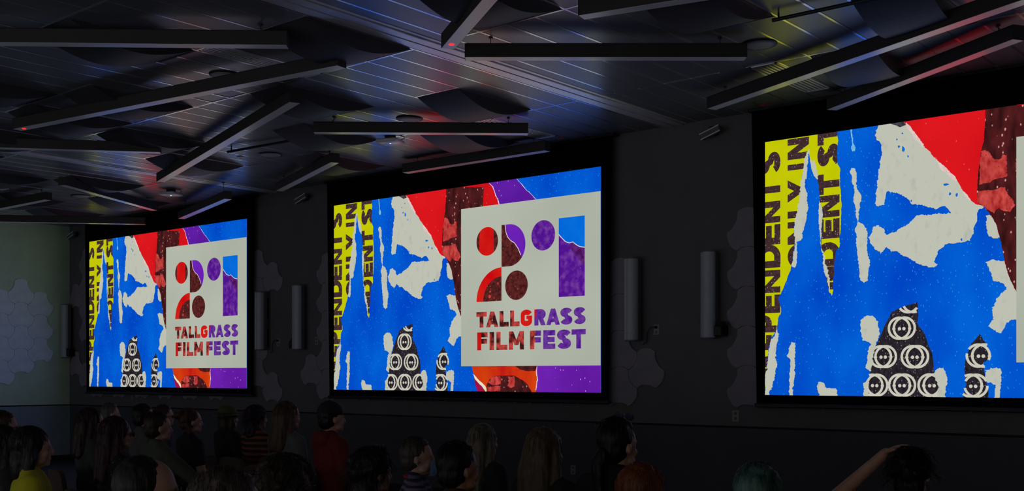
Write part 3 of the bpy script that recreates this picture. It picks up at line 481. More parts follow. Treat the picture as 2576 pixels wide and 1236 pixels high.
def logo_mesh(L):
    bm = bmesh.new(); ms = ['lbrown', 'lred', 'lpurple', 'lviolet', 'lblue', 'tear', 'lplum', 'salmon']; I = ms.index
    # figure 2
    d1 = disc(.6253, .28, .0687); fill(bm, d1, L, I('lbrown'))
    fill(bm, clip_half(clip_half(d1, (.600, .1), (.5955, .4)), (.6497, .4), (.6470, .1)), L+1, I('lred'))
    D = [(.6763, .2096), (.703, .2096)]+disc(.703, .309, .0992, 88, -88, 30)+[(.703, .4083), (.6763, .4083)]
    fill(bm, D, L, I('lbrown'))
    tear_ = [(.6885, .2096), (.6918, .2461), (.6979, .2698), (.7079, .2871), (.7213, .3002), (.7345, .3291), (.7428, .3595), (.7445, .367)]
    up = [p for p in disc(.703, .309, .0992, 88, -36, 24)]
    fill(bm, [(.6885, .2096), (.703, .2096)]+up+tear_[::-1][:-1], L+1, I('lviolet'))
    for quad in strip([(x*16/9, y) for x, y in tear_[:-1]], .0035): fill(bm, [(x*9/16, y) for x, y in quad], L+2, I('tear'))
    Q = [(.6762, .5688)]+disc(.6762, .5688, .159, 90, 180, 26); fill(bm, Q, L, I('lred'))
    fill(bm, [(.6762, .5688)]+disc(.6762, .5688, .116, 90, 180, 22), L+1, I('lbrown'))
    for cx, cy, rr in ((.634, .545, .009), (.636, .522, .006), (.664, .485, .006), (.650, .553, .005)): fill(bm, disc(cx, cy, rr, n=9), L+2, I('salmon'))
    fill(bm, disc(.7279, .4998, .069), L, I('lbrown'))
    # figure 1
    fill(bm, disc(.8180, .2786, .0697), L, I('lpurple'))
    fill(bm, [(.8690, .2088), (.9512, .2088), (.9512, .5670), (.8690, .5670)], L, I('lpurple'))
    bt = [(.8690, .2822), (.8785, .299), (.8908, .3181), (.9031, .325), (.9138, .3221), (.9245, .3356), (.9351, .3456), (.9512, .3511)]
    fill(bm, [(.8690, .2088), (.9512, .2088)]+bt[::-1], L+1, I('lblue'))
    fill(bm, [(.9031, .325), (.9138, .3221), (.9245, .3356), (.9351, .3456), (.9512, .3511), (.9512, .425), (.938, .41), (.925, .385), (.912, .36)], L+1, I('lplum'))
    for quad in strip([(x*16/9, y) for x, y in bt], .0035): fill(bm, [(x*9/16, y) for x, y in quad], L+2, I('tear'))
    return mesh('logo', bm, [GM[n] for n in ms])
def words_mesh(L):
    bm = bmesh.new(); ms = ['letters_warm', 'letters_cool', 'lred', 'lbrown']
    def word(chars, boxes, t0, t1, mi_of, th):
        for k, (ch, (s0, s1)) in enumerate(zip(chars, boxes)):
            W, H = (s1-s0)*SW, (t1-t0)*SH
            for poly in glyph(ch, W, H, th):
                P = [(s0+x/SW, t1-y/SH) for x, y in poly]
                m = mi_of(k)
                fill(bm, P, L, m)
    word('TALLGRASS', ART['T'][0][1], .6178, .6925, lambda k: (0, 0, 0, 0, 2, 1, 1, 1, 1)[k], .067)
    word('FILMFEST', ART['T'][1][1], .7157, .8021, lambda k: (0, 0, 0, 0, 0, 1, 1, 1)[k], .072)
    # the torn corner of the first T, the orange stem of the R and the violet right half of the second F
    b = ART['T'][1][1][4]; fill(bm, [(b[0]+.019, .7157), (b[1], .7157), (b[1], .7157+.0245), (b[0]+.021, .7157+.0245)], L+1, 1)
    fill(bm, [(b[0]+.0185, .7467), (b[1]-.001, .7467), (b[1]-.001, .771), (b[0]+.0185, .771)], L+1, 1)
    b = ART['T'][0][1][5]; fill(bm, [(b[0], .6178), (b[0]+.006, .6178), (b[0]+.005, .655), (b[0], .655)], L+1, 2)
    b = ART['T'][1][1][0]; fill(bm, [(b[0], .7157), (b[0]+.0145, .7157), (b[0]+.0145, .8021), (b[0], .8021)], L+1, 2)
    return mesh('logo_lettering', bm, [GM[n] for n in ms])
pm_, nl = pic_mesh(); cm_ = card_mesh(nl+1); lm_ = logo_mesh(nl+2); wm_ = words_mesh(nl+2)
XS = (-19.675, -12.702, -5.668)
M_bar = mat('screen_bar', (14, 14, 15), .45)
drop_bm = bmesh.new()
def drop_mesh():
    bm = bmesh.new(); zt = CEIL-.004; zb = STOP-SH-.095; x0t, x1t, x0b, x1b = -.16, SW+.16, -.10, SW+.115
    n = 14; F = []; 
    for i in range(n+1):
        t = i/n; e = math.sin(PI*t)*.022*0+t                      # nearly straight tapered sides
        a = x0t+(x0b-x0t)*e; b = x1t+(x1b-x1t)*e; z = zt+(zb-zt)*t-STOP
        F.append((a, b, z))
    # a frame of masking cloth round the picture: four strips
    def sheet(x0a, x1a, x0b_, x1b_, z0, z1):
        vs = [bm.verts.new(p) for p in ((x0a, 0, z0), (x1a, 0, z0), (x1b_, 0, z1), (x0b_, 0, z1), (x0a, .004, z0), (x1a, .004, z0), (x1b_, .004, z1), (x0b_, .004, z1))]
        for f in ((0, 1, 2, 3), (7, 6, 5, 4), (0, 4, 5, 1), (1, 5, 6, 2), (2, 6, 7, 3), (3, 7, 4, 0)): bm.faces.new([vs[i] for i in f])
    for i in range(n): sheet(F[i][0], F[i][1], F[i+1][0], F[i+1][1], F[i][2], F[i+1][2])
    return mesh('masking', bm, M_drop)
dm = drop_mesh()
LBL = ['leftmost projection screen, beside the corner, showing the whole torn poster collage with logo card',
       'middle projection screen hanging between the column speakers, whole collage and logo card in view',
       'nearest projection screen on the right, its collage cut off by the edge of the photo']
for x, lb in zip(XS, LBL):
    t = thing('projection_screen', lb, 'projection screen', (x, 11.0, STOP), group='projection screens on the front wall')
    link('masking', dm, t); 
    p = link('picture', pm_, t); link('logo_card', cm_, p); q = link('logo', lm_, p); link('logo_lettering', wm_, p)
    bm = bmesh.new(); zb = -SH-.095
    box(bm, -.12, SW+.13, -.022, .03, zb-.04, zb+.004, bev=.008); obj('weight_bar', bm, M_bar, t)
    box(bm2 := bmesh.new(), -.2, SW+.2, -.02, .09, CEIL-STOP-.03, CEIL-STOP+.0, bev=.004); obj('ceiling_slot', bm2, M_bar, t)
# ------------------------------------------------------------------ pendant light bars (switched off)
M_bar_side = mat('light_bar_body', (60, 55, 57), .55, var=.05, spec=.4)
M_lens = mat('light_bar_lens', (246, 246, 252), .38, var=.02, scale=4, spec=.9, coat=.85)
M_cord = mat('pale_cord', (120, 112, 104), .6)
M_cable = mat('steel_cable', (60, 60, 62), .4, metal=.6)
M_redglow = lamp('red_glow', (255, 30, 30), 2.2)  # glow put in for the red reflection in a bar's lens
BW, BH = .115, .118; BZ = EYE+2.715
def bar(name_lbl, p, q, cords=(1,), red=None, z=BZ, diffs=.25):
    p = Vector((p[0], p[1])); q = Vector((q[0], q[1])); L = (q-p).length; d = (q-p).normalized(); c = (p+q)/2
    t = thing('pendant_light_bar', name_lbl, 'light bar', (c.x, c.y, z), math.atan2(d.y, d.x), 'switched-off pendant light bars')
    h = L/2
    bm = bmesh.new(); box(bm, -h, h, -BW/2, -BW/2+.006, 0, BH); box(bm, -h, h, BW/2-.006, BW/2, 0, BH); box(bm, -h, h, -BW/2, BW/2, BH-.006, BH)
    obj('housing', bm, M_bar_side, t)
    for s in (-1, 1): obj('end_cap', box(bmesh.new(), s*h-(.003 if s > 0 else .001), s*h+(.001 if s > 0 else .003), -BW/2-.001, BW/2+.001, -.001, BH+.001), M_bar_side, t)
    obj('lens', box(bmesh.new(), -h+.003, h-.003, -BW/2+.004, BW/2-.004, -.0015, .006), M_lens, t)
    zc = CEIL-z
    for s in (-1, 1):
        x = s*(h-.22 if L > 1.5 else h-.1)
        bm = tube(bmesh.new(), [(x, 0, BH), (x, 0, zc)], .0035, 5); lathe(bm, [(.018, zc-.012), (.018, zc-.002)], 10, Matrix.Translation((x, 0, 0))); lathe(bm, [(.008, BH-.002), (.011, BH+.012)], 8, Matrix.Translation((x, 0, 0)))
        obj('suspension_cable', bm, M_cable, t)
        if s in cords:
            P = []
            for k in range(9):
                u = k/8; P.append((x-.03*s+s*.05*math.sin(PI*u), .012*math.sin(2*PI*u), zc-.004-(zc-BH)*u-.02*math.sin(PI*u)))
            obj('power_cord', tube(bmesh.new(), P, .005, 5), M_cord, t)
    if red is not None:
        obj('red_glow_spot', lathe(bmesh.new(), [(.022, -.004), (.014, -.0055), (.0, -.006)][:2], 14, Matrix.Translation((red*(h-.12), 0, 0))), M_redglow, t)  # glowing disc stands in for a red reflection on the lens
    return t
def pb(px1, py1, px2, py2, L=None, from_=0, z=2.715):
    a = on_ceiling(px1, py1, z).xy; b = on_ceiling(px2, py2, z).xy
    if L:
        d = (b-a).normalized()
        if from_ == 0: b = a+d*L
        else: a = b-d*L
    return a, b
bar('topmost light bar at the left, level, running out of the left edge', *pb(-300, 108, 724, 118, 4.3, 1))
bar('long rising light bar below the top left bar, red glow at its far left end', *pb(44, 327, 860, 168), red=-1)
bar('light bar slanting steeply up to the right, lower end above the left screen', *pb(404, 458, 742, 258), cords=(1,))
bar('light bar at top centre pointing away from the camera, red glow on its underside', *pb(1127, 122, 1232, 0, 2.44), red=-1, cords=())
bar('level light bar at top centre, highest of the level bars right of the wall track', *pb(1170, 148, 1876, 148), cords=())
bar('light bar cut off by the top edge right of centre, seen from below', *pb(1462, 44, 1740, 0, 3.2), cords=())
bar('longest light bar, rising to the top right corner across the yellow-lit grille', *pb(1790, 275, 2576, 5, 5.0), cords=())
bar('light bar rising to the right edge just above the right screen', *pb(2092, 277, 2562, 100), cords=(1,))
bar('level light bar above the white access point left of the middle screen', *pb(790, 335, 1328, 338), cords=(-1,))
bar('light bar rising gently to the right in front of the top of the middle screen', *pb(1020, 436, 1378, 380), cords=())
bar('short light bar above the left edge of the middle screen', *pb(703, 481, 843, 409), cords=(1,))
bar('light bar slanting down to the right above the left screen, its side lit blue grey', *pb(156, 466, 388, 530), cords=())
bar('short light bar rising in front of the top of the left screen', *pb(456, 551, 574, 501, None, 0, 2.62), cords=(), z=EYE+2.62)
bar('light bar entering from the left edge, its end cap above the tiled side wall', *pb(0, 527, 122, 503, 2.44, 1), cords=(1,))
bar('lowest light bar at the left edge just under the ceiling of the far corner', *pb(-60, 558, 366, 565, 4.2, 1, 2.64), cords=(), z=EYE+2.64)
bar('level light bar at the left edge below the long rising bar', *pb(-50, 372, 404, 385, 3.4, 1), cords=())
# thin black lighting pipe sections under the ceiling
def pipe(a, b, lb):
    a = Vector(a); b = Vector(b); t = thing('ceiling_rail', lb, 'rail', (a.x, a.y, CEIL-.02)); d = b-a
    bm = tube(bmesh.new(), [(0, 0, -.03), (d.x, d.y, -.03)], .016, 8)
    obj('pipe', bm, M_black, t)
    for u in (.05, .95): obj('bracket', tube(bmesh.new(), [(d.x*u, d.y*u, -.03), (d.x*u, d.y*u, .018)], .008, 6), M_black, t)
pipe((-11.93, 8.56, 0), (-10.5, 8.66, 0), 'thin black rail under the ceiling right of the steeply slanting light bar')
pipe((-4.16, 8.2, 0), (-3.1, 8.22, 0), 'thin black rail along a ceiling joint at the top right')
# round ceiling speakers and small fittings
M_spk = mat('ceiling_speaker_white', (150, 150, 154), .5, var=.04)
for (x, y, lb) in ((-8.98, 8.89, 'round white ceiling speaker above the level bar left of the middle screen'), (-9.03, 6.45, 'round ceiling speaker partly hidden by the long rising light bar'),
                   (-4.62, 8.86, 'round dark rimmed ceiling speaker above the right end of the central level bar'), (-11.83, 9.16, 'round ceiling speaker under the thin rail, left of centre'), (-16.9, 9.3, 'small round ceiling speaker above the left screen')):
    t = thing('ceiling_speaker', lb, 'ceiling speaker', (x, y, CEIL))
    obj('rim', lathe(bmesh.new(), [(.128, .0), (.15, -.002), (.154, -.007), (.15, -.012), (.128, -.012)], 32), M_black, t, True)
    obj('speaker_cover', lathe(bmesh.new(), [(.128, -.003), (.127, -.014), (.09, -.018), (.0001, -.02)], 32), M_spk, t, True)
M_bulb = mat('white_plastic', (240, 240, 246), .35, var=.02, coat=.5)
M_blueled = lamp('blue_led', (120, 130, 255), 5); M_greenled = lamp('green_led', (120, 255, 170), 3.5)
for px, py, led, lb in ((982, 357, M_blueled, 'white square access point with blue light under the ceiling above the middle screen'), (430, 489, M_greenled, 'white square access point with green light under the ceiling above the left screen')):
    p = on_ceiling(px, py, 2.83); t = thing('access_point', lb, 'access point', (p.x, p.y, CEIL), .35)
    bm = bmesh.new(); box(bm, -.05, .05, -.05, .05, -.045, -.003); obj('mount', bm, M_black, t)
    bm = bmesh.new(); box(bm, -.135, .135, -.135, .135, -.09, -.045, bev=.014); obj('shell', bm, M_bulb, t, True)
    obj('status_light', lathe(bmesh.new(), [(.012, -.0895), (.010, -.0925)], 12), led, t)
    obj('network_cord', tube(bmesh.new(), [(.1, .05, -.05), (.16, .06, -.03), (.17, .02, -.012), (.12, 0, .0)], .005, 5), M_cord, t)
for px, py, lb in ((605, 399, 'small sprinkler head in the ceiling left of centre'), (1412, 350, 'small red marker on the ceiling edge above the middle screen'), (1938, 273, 'small orange marker on the ceiling edge left of the right screen')):
    p = on_ceiling(px, py, 2.88); p.y = min(p.y, 10.85)
    if 'sprinkler' in lb:
        t = thing('sprinkler_head', lb, 'sprinkler', (p.x, p.y, CEIL)); obj('escutcheon', lathe(bmesh.new(), [(.05, -.002), (.045, -.012), (.02, -.016)], 16), M_bulb, t); obj('deflector', lathe(bmesh.new(), [(.012, -.014), (.012, -.03), (.024, -.034), (.024, -.037)], 14), M_rail, t)
    else:
        t = thing('ceiling_marker', lb, 'marker', (p.x, p.y, CEIL)); obj('plate', box(bmesh.new(), -.05, .05, -.02, .02, -.012, -.003, bev=.003), mat('marker_red', (170, 60, 40), .6), t)
        obj('lens', lathe(bmesh.new(), [(.012, -.013), (.008, -.018)], 10), mat('marker_red', (170, 60, 40), .6), t)
# ------------------------------------------------------------------ column loudspeakers on the front wall
M_col = mat('column_speaker_grille', (178, 184, 196), .4, var=.05, scale=30, bump=.1, bscale=420, spec=.7)
M_colb = mat('column_speaker_body', (104, 102, 108), .5, var=.05)
M_plate = mat('wall_plate', (150, 142, 146), .5, var=.03)
cols = [(1605, 653, 858, 'column loudspeaker right of the middle screen, over the scalloped tiles', 0, .16, 'flat'), (1797, 636, 852, 'column loudspeaker left of the right screen, with a dark bracket at its foot', 1, .12, 'round'),
        (672, 737, 881, 'dark column loudspeaker right of the left screen', 0, .12, 'flat'), (766, 720, 880, 'column loudspeaker left of the middle screen, lit grey, bracket at lower left', 1, -.12, 'round'), (181, 768, 900, 'column loudspeaker in the far left corner beside the left screen', 1, .1, 'round')]
for px, y0, y1, lb, hasbr, bx, kind in cols:
    a, b = on_front(px, y0), on_front(px, y1); h = a.z-b.z; r = .088
    t = thing('column_speaker', lb, 'speaker', (a.x, YF, b.z)); yo = -.135
    prof = [(r*math.cos(q*PI/16), -r*.95*math.sin(q*PI/16)) for q in range(17)]
    bm = prism(bmesh.new(), [(x, y+yo) for x, y in prof], 0, h); obj('front_grille', bm, M_col, t, True if 0 else False)
    bm = bmesh.new(); box(bm, -r-.002, r+.002, yo, yo+.07, -.004, h+.004, bev=.006); obj('cabinet', bm, M_colb, t)
    for z in (0, h): obj('end_cap', prism(bmesh.new(), [(x*1.03, y*1.03+yo) for x, y in prof], z-.008, z+.008), M_colb, t)
    for z in (.12, h-.12): obj('wall_bracket', box(bmesh.new(), -.03, .03, yo+.068, -.001, z-.03, z+.03), M_black, t)
    if hasbr:
        bm = bmesh.new(); box(bm, bx-.07, bx+.06, -.16, -.001, .02, .14, bev=.01); lathe(bm, [(.05, .0), (.06, .03), (.05, .06)], 14, Matrix.Translation((bx+.03, -.12, .12)))
        obj('swivel_mount', bm, M_black, t)
# small ceiling-line fittings: angled white-edged spot fixtures under the ceiling on the wall
for px, py, lb in ((1787, 334, 'small slanting wall sensor with pale rim near the ceiling left of the right screen'), (757, 500, 'small wall sensor near the ceiling left of the middle screen'), (178, 593, 'small wall sensor near the ceiling in the far left corner')):
    p = on_front(px, py, 10.98); t = thing('wall_sensor', lb, 'sensor', (p.x, YF, p.z))
    R = Matrix.Translation((0, -.13, 0)) @ Matrix.Rotation(.28, 4, 'Y') @ Matrix.Rotation(-.35, 4, 'X')
    R = Matrix.Translation((0, -.13, 0)) @ Matrix.Rotation(-.3, 4, 'Y')
    bm = bmesh.new(); box(bm, -.125, .125, -.03, .03, -.035, .035, bev=.008, M=R); obj('sensor_body', bm, M_colb, t)
    for z in (-.032, .032):
        bm = bmesh.new(); box(bm, -.127, .127, -.034, -.026, z-.006, z+.006, M=R); obj('rim', bm, M_bulb, t)
    obj('arm', box(bmesh.new(), -.025, .025, -.13, -.001, -.01, .075), M_black, t)
# sockets and plates
def plate(px, py, lb, w_=.078, h_=.122, cord=None, off=0):
    p = on_front(px, py); low = p.z < RAILZ
    t = thing('wall_plate', lb, 'wall plate', (p.x, YF+(.012 if low else 0)-off, p.z))
    obj('cover', box(bmesh.new(), -w_/2, w_/2, -.008, 0, -h_/2, h_/2, bev=.003), M_plate, t)
    for z in (-.028, .028): obj('receptacle', lathe(bmesh.new(), [(.016, 0), (.016, .003)], 14, Matrix.Translation((0, -.0075, z)) @ Matrix.Rotation(PI/2, 4, 'X')), mat('plate_dark', (90, 84, 86), .5), t)
    if cord: 
        obj('plug', box(bmesh.new(), -.014, .014, -.04, -.008, .012, .044, bev=.004), M_black, t)
        obj('speaker_cord', tube(bmesh.new(), [(0, -.036, .028), (-.05*cord, -.05, .03), (-.1*cord, -.05, -.03), (-.12*cord, -.03, -.14), (-.15*cord, -.06, -.17)], .006, 6), M_black, t)
plate(1652, 830, 'wall plate with a plugged black cord beside the speaker right of the middle screen', cord=1)
plate(1775, 826, 'wall plate left of the speaker by the right screen'); plate(701, 862, 'wall plate right of the dark speaker by the left screen', cord=1)
plate(797, 858, 'wall plate right of the grey speaker by the middle screen'); plate(1851, 1047, 'pale wall plate on the wall below the left edge of the right screen', .09, .13)
plate(1441, 1183, 'pale outlet low on the wall behind the long-haired heads', .075, .115); plate(2143, 1227, 'pale outlet low on the wall left of the raised arm'); plate(333 if 0 else 332, 1000, 'small reddish plate low in the far left corner', .06, .09)
# ------------------------------------------------------------------ blended bodies, clothes and hair
def ell(bm, c, r, rot=None, sub=2):
    M = Matrix.Translation(c) @ (rot.to_4x4() if rot else Matrix.Identity(4)) @ Matrix.Diagonal((*r, 1))
    bmesh.ops.create_icosphere(bm, subdivisions=sub, radius=1, matrix=M)
def cap(bm, p, r0, q, r1):
    p, q = Vector(p), Vector(q); ell(bm, p, (r0,)*3); ell(bm, q, (r1,)*3); d = q-p
    if d.length < 1e-4: return
    M = Matrix.Translation((p+q)/2) @ d.to_track_quat('Z', 'Y').to_matrix().to_4x4()
    bmesh.ops.create_cone(bm, segments=14, radius1=r0, radius2=r1, depth=d.length, cap_ends=True, matrix=M)
def chain(bm, pts):
    for (p, r), (q, s) in zip(pts, pts[1:]): cap(bm, p, r, q, s)
def melt(name, bm, vox, it=4, m=None, fac=.5, noise_amp=0, nscale=18, dec=None):
    me = bpy.data.meshes.new('tmp'); bm.to_mesh(me); bm.free()
    o = bpy.data.objects.new('tmp', me); COL.objects.link(o)
    r = o.modifiers.new('r', 'REMESH'); r.mode = 'VOXEL'; r.voxel_size = vox; r.use_smooth_shade = True
    s = o.modifiers.new('s', 'SMOOTH'); s.iterations = it; s.factor = fac
    dg = bpy.context.evaluated_depsgraph_get(); out = bpy.data.meshes.new_from_object(o.evaluated_get(dg)); out.name = name
    bpy.data.objects.remove(o); bpy.data.meshes.remove(me)
    if noise_amp:
        for v in out.vertices:
            c = Vector((v.co.x*nscale*2, v.co.y*nscale*2, v.co.z*nscale*.55)); v.co += v.normal*(noise.noise(c)*noise_amp+noise.noise(c*2.6)*noise_amp*.45)
    for p in out.polygons: p.use_smooth = True
    out.materials.clear()
    if m: out.materials.append(m)
    return out
def hand(bm, w, d, side, curl=.5, up=Vector((0, 0, 1)), k=1.0):
    """palm, four unequal bent fingers and a thumb leaving the side of the palm; w wrist, d direction, side +1 right"""
    w = Vector(w); d = Vector(d).normalized(); s = d.cross(up).normalized()*side; n = s.cross(d).normalized()*side
    if n.dot(up) < 0: n = -n
    pc = w+d*.048*k
    for o in (-.026, -.009, .009, .026): cap(bm, w+s*o*.6, .014*k, w+d*.085*k+s*o, .0115*k)
    for o, L in ((-.027, .085), (-.009, .096), (.009, .09), (.028, .07)):
        a = w+d*.085*k+s*o*1.12; b = a+(d*.42-n*.10*curl*2)*L*k; c = b+(d*.32-n*.30*curl*2)*L*k; e = c+(d*.12-n*.26*curl*2)*L*k
        chain(bm, [(a, .0095*k), (b, .0088*k), (c, .008*k), (e, .007*k)])
    a = w+d*.022*k-s*.024*k; b = a+(d*.03-s*.022-n*.006)*k; c = b+(d*.034-s*.004-n*.012)*k; chain(bm, [(a, .0135*k), (b, .011*k), (c, .0085*k)])
ARMS = {  # elbow, wrist, hand direction for the right (+x) arm, left arm
    'lap': [((.225, .03, .79), (.11, .27, .655), (-.25, 1, -.25)), ((-.225, .03, .79), (-.10, .28, .655), (.25, 1, -.25))],
    'forward': [((.30, .20, .84), (.16, .46, .84), (-.5, .8, .3)), ((-.24, .12, .78), (.02, .42, .80), (.6, .8, .25))],
    'headhold': [((.225, .03, .79), (.11, .27, .655), (-.25, 1, -.25)), ((-.40, .14, 1.10), (-.135, .07, 1.345), (.85, -.25, .42))]}
def torso(bm, g, f=1.0):          # g = +clothing thickness, f = female narrowing
    sw = .172*f
    ell(bm, (0, .0, .93), (.165*f+g, .118+g, .205+g)); ell(bm, (0, .015, .74), (.148*f+g, .122+g, .17+g)); ell(bm, (0, .01, .575), (.178+g, .148+g, .118+g))
    cap(bm, (-sw, -.005, 1.035), .062+g, (sw, -.005, 1.035), .062+g)
    for s in (-1, 1): cap(bm, (s*.03, -.015, 1.11), .045+g*.6, (s*sw*.95, -.008, 1.05), .052+g*.7)
def arm(bm, pose, k, g, upto=2, f=1.0):
    s = 1 if k == 0 else -1; e, w_, d = ARMS[pose][k]
    chain(bm, [((s*.178*f, -.005, 1.04), .06+g), (e, .041+g)] if upto >= 1.5 else [((s*.178*f, -.005, 1.04), .062+g), (Vector((s*.178*f, -.005, 1.04)).lerp(Vector(e), .62), .056+g)])
    if upto >= 2: chain(bm, [(e, .041+g), (w_, .027+g)])
def legs(bm, g):
    for s in (-1, 1):
        chain(bm, [((s*.09, .02, .545), .088+g), ((s*.125, .44, .525), .062+g), ((s*.13, .445, .50), .06+g), ((s*.13, .45, .34), .054+g), ((s*.13, .47, .11), .036+g)])
def head(bm):
    ell(bm, (0, .01, 1.268), (.0765, .096, .1), sub=3); ell(bm, (0, .05, 1.205), (.056, .055, .078)); ell(bm, (0, .085, 1.158), (.026, .024, .02))
    ell(bm, (0, .093, 1.268), (.05, .018, .012)); cap(bm, (0, .103, 1.262), .009, (0, .122, 1.222), .0115); ell(bm, (0, .118, 1.215), (.017, .012, .009))
    for s in (-1, 1):
        ell(bm, (s*.079, .004, 1.234), (.0095, .0165, .027), Matrix.Rotation(s*.3, 3, 'Z')); ell(bm, (s*.04, .078, 1.215), (.022, .018, .022)); ell(bm, (s*.045, .05, 1.175), (.02, .03, .02))
    ell(bm, (0, .103, 1.192), (.024, .011, .0065)); ell(bm, (0, .102, 1.181), (.02, .011, .0065))
    cap(bm, (0, -.02, 1.07), .058, (0, .008, 1.19), .052)
def body(pose, f):
    bm = bmesh.new(); torso(bm, 0, f); legs(bm, 0)
    for k in (0, 1):
        arm(bm, pose, k, 0, 2, f); e, w_, d = ARMS[pose][k]; hand(bm, w_, d, 1 if k == 0 else -1, .5 if pose == 'lap' else .8)
    for s in (-1, 1): chain(bm, [((s*.13, .45, .05), .036), ((s*.135, .56, .035), .03), ((s*.14, .63, .03), .024)])
    head(bm); return melt('body', bm, .0085, 3)
def shirt(pose, f, sleeves, hood=False):
    bm = bmesh.new(); torso(bm, .014, f)
    for k in (0, 1): arm(bm, pose, k, .013, 2 if sleeves else 1, f)
    if hood: ell(bm, (0, -.085, 1.09), (.13, .06, .075)); cap(bm, (-.075, .03, 1.085), .03, (-.09, -.05, 1.115), .035); cap(bm, (.075, .03, 1.085), .03, (.09, -.05, 1.115), .035)
    else: cap(bm, (0, -.02, 1.085), .066, (0, -.012, 1.125), .062)
    if sleeves == 2: ell(bm, (0, .0, .6), (.215, .18, .1))
    return melt('shirt', bm, .012, 3, noise_amp=.006, nscale=7)
def trousers():
    bm = bmesh.new(); legs(bm, .014); ell(bm, (0, .01, .575), (.2, .168, .12)); return melt('trousers', bm, .014, 3, noise_amp=.004, nscale=8)
def shoe(s):
    bm = bmesh.new(); chain(bm, [((s*.13, .44, .055), .052), ((s*.135, .55, .045), .045), ((s*.14, .655, .04), .036)]); me = melt('shoe', bm, .012, 3)
    for v in me.vertices: v.co.z = max(v.co.z, .002)
    return me
M_eye = mat('eye_white', (140, 134, 130), .3, var=.02); M_iris = mat('eye_dark', (30, 26, 24), .2)
def eyes():
    bm = bmesh.new()
    for s in (-1, 1):
        ell(bm, (s*.031, .0845, 1.244), (.0125,)*3)
    n = len(bm.faces)
    for s in (-1, 1): ell(bm, (s*.031, .0945, 1.244), (.006, .004, .006))
    bm.faces.ensure_lookup_table()
    for f in bm.faces[n:]: f.material_index = 1
    return mesh('eyes', bm, [M_eye, M_iris], True)
CACHE = {}
def get(key, fn):
    if key not in CACHE: CACHE[key] = fn()
    return CACHE[key]
def strands(bm, n, L, seed, spread=.02, curl=0, rr=.0016, zmin=1.22, back=True, frizz=.012, c=(0, -.012, 1.28), R=(.09, .106, .1)):
    q = random.Random(seed)
    for _ in range(n):
        a = q.uniform(-PI, PI) if not back else q.uniform(PI*.02, PI*1.98)-PI/2*0
        th = q.uniform(.05, 1.25); dirv = Vector((math.sin(th)*math.cos(a), math.sin(th)*math.sin(a), math.cos(th)))
        if dirv.y > .55 and dirv.z < .8: continue
        p = Vector(c)+Vector((dirv.x*R[0], dirv.y*R[1], dirv.z*R[2])); P = [p.copy()]; out = Vector((dirv.x, dirv.y, 0)); out = out.normalized() if out.length > .01 else Vector((0, -1, 0))
        seg = 5; ph = q.uniform(0, 6); ll = L*q.uniform(.6, 1.05)
        for k in range(1, seg+1):
            u = k/seg; pp = p+out*(spread*u+frizz*q.uniform(-.5, 1))+Vector((curl*math.sin(ph+u*9), curl*math.cos(ph+u*9), -ll*u+(.02*(1-u) if k == 1 else 0)))
            e = Vector(((pp.x-c[0])/R[0], (pp.y-c[1])/R[1], (pp.z-c[2])/R[2]))
            if e.length < 1.0 and pp.z > c[2]-.06: e = e.normalized()*1.02; pp = Vector((c[0]+e.x*R[0], c[1]+e.y*R[1], c[2]+e.z*R[2]))
            if pp.y > .02 and pp.z < 1.27: pp.y = .02
            P.append(pp)
        tube(bm, P, rr, 3, rr*.5)
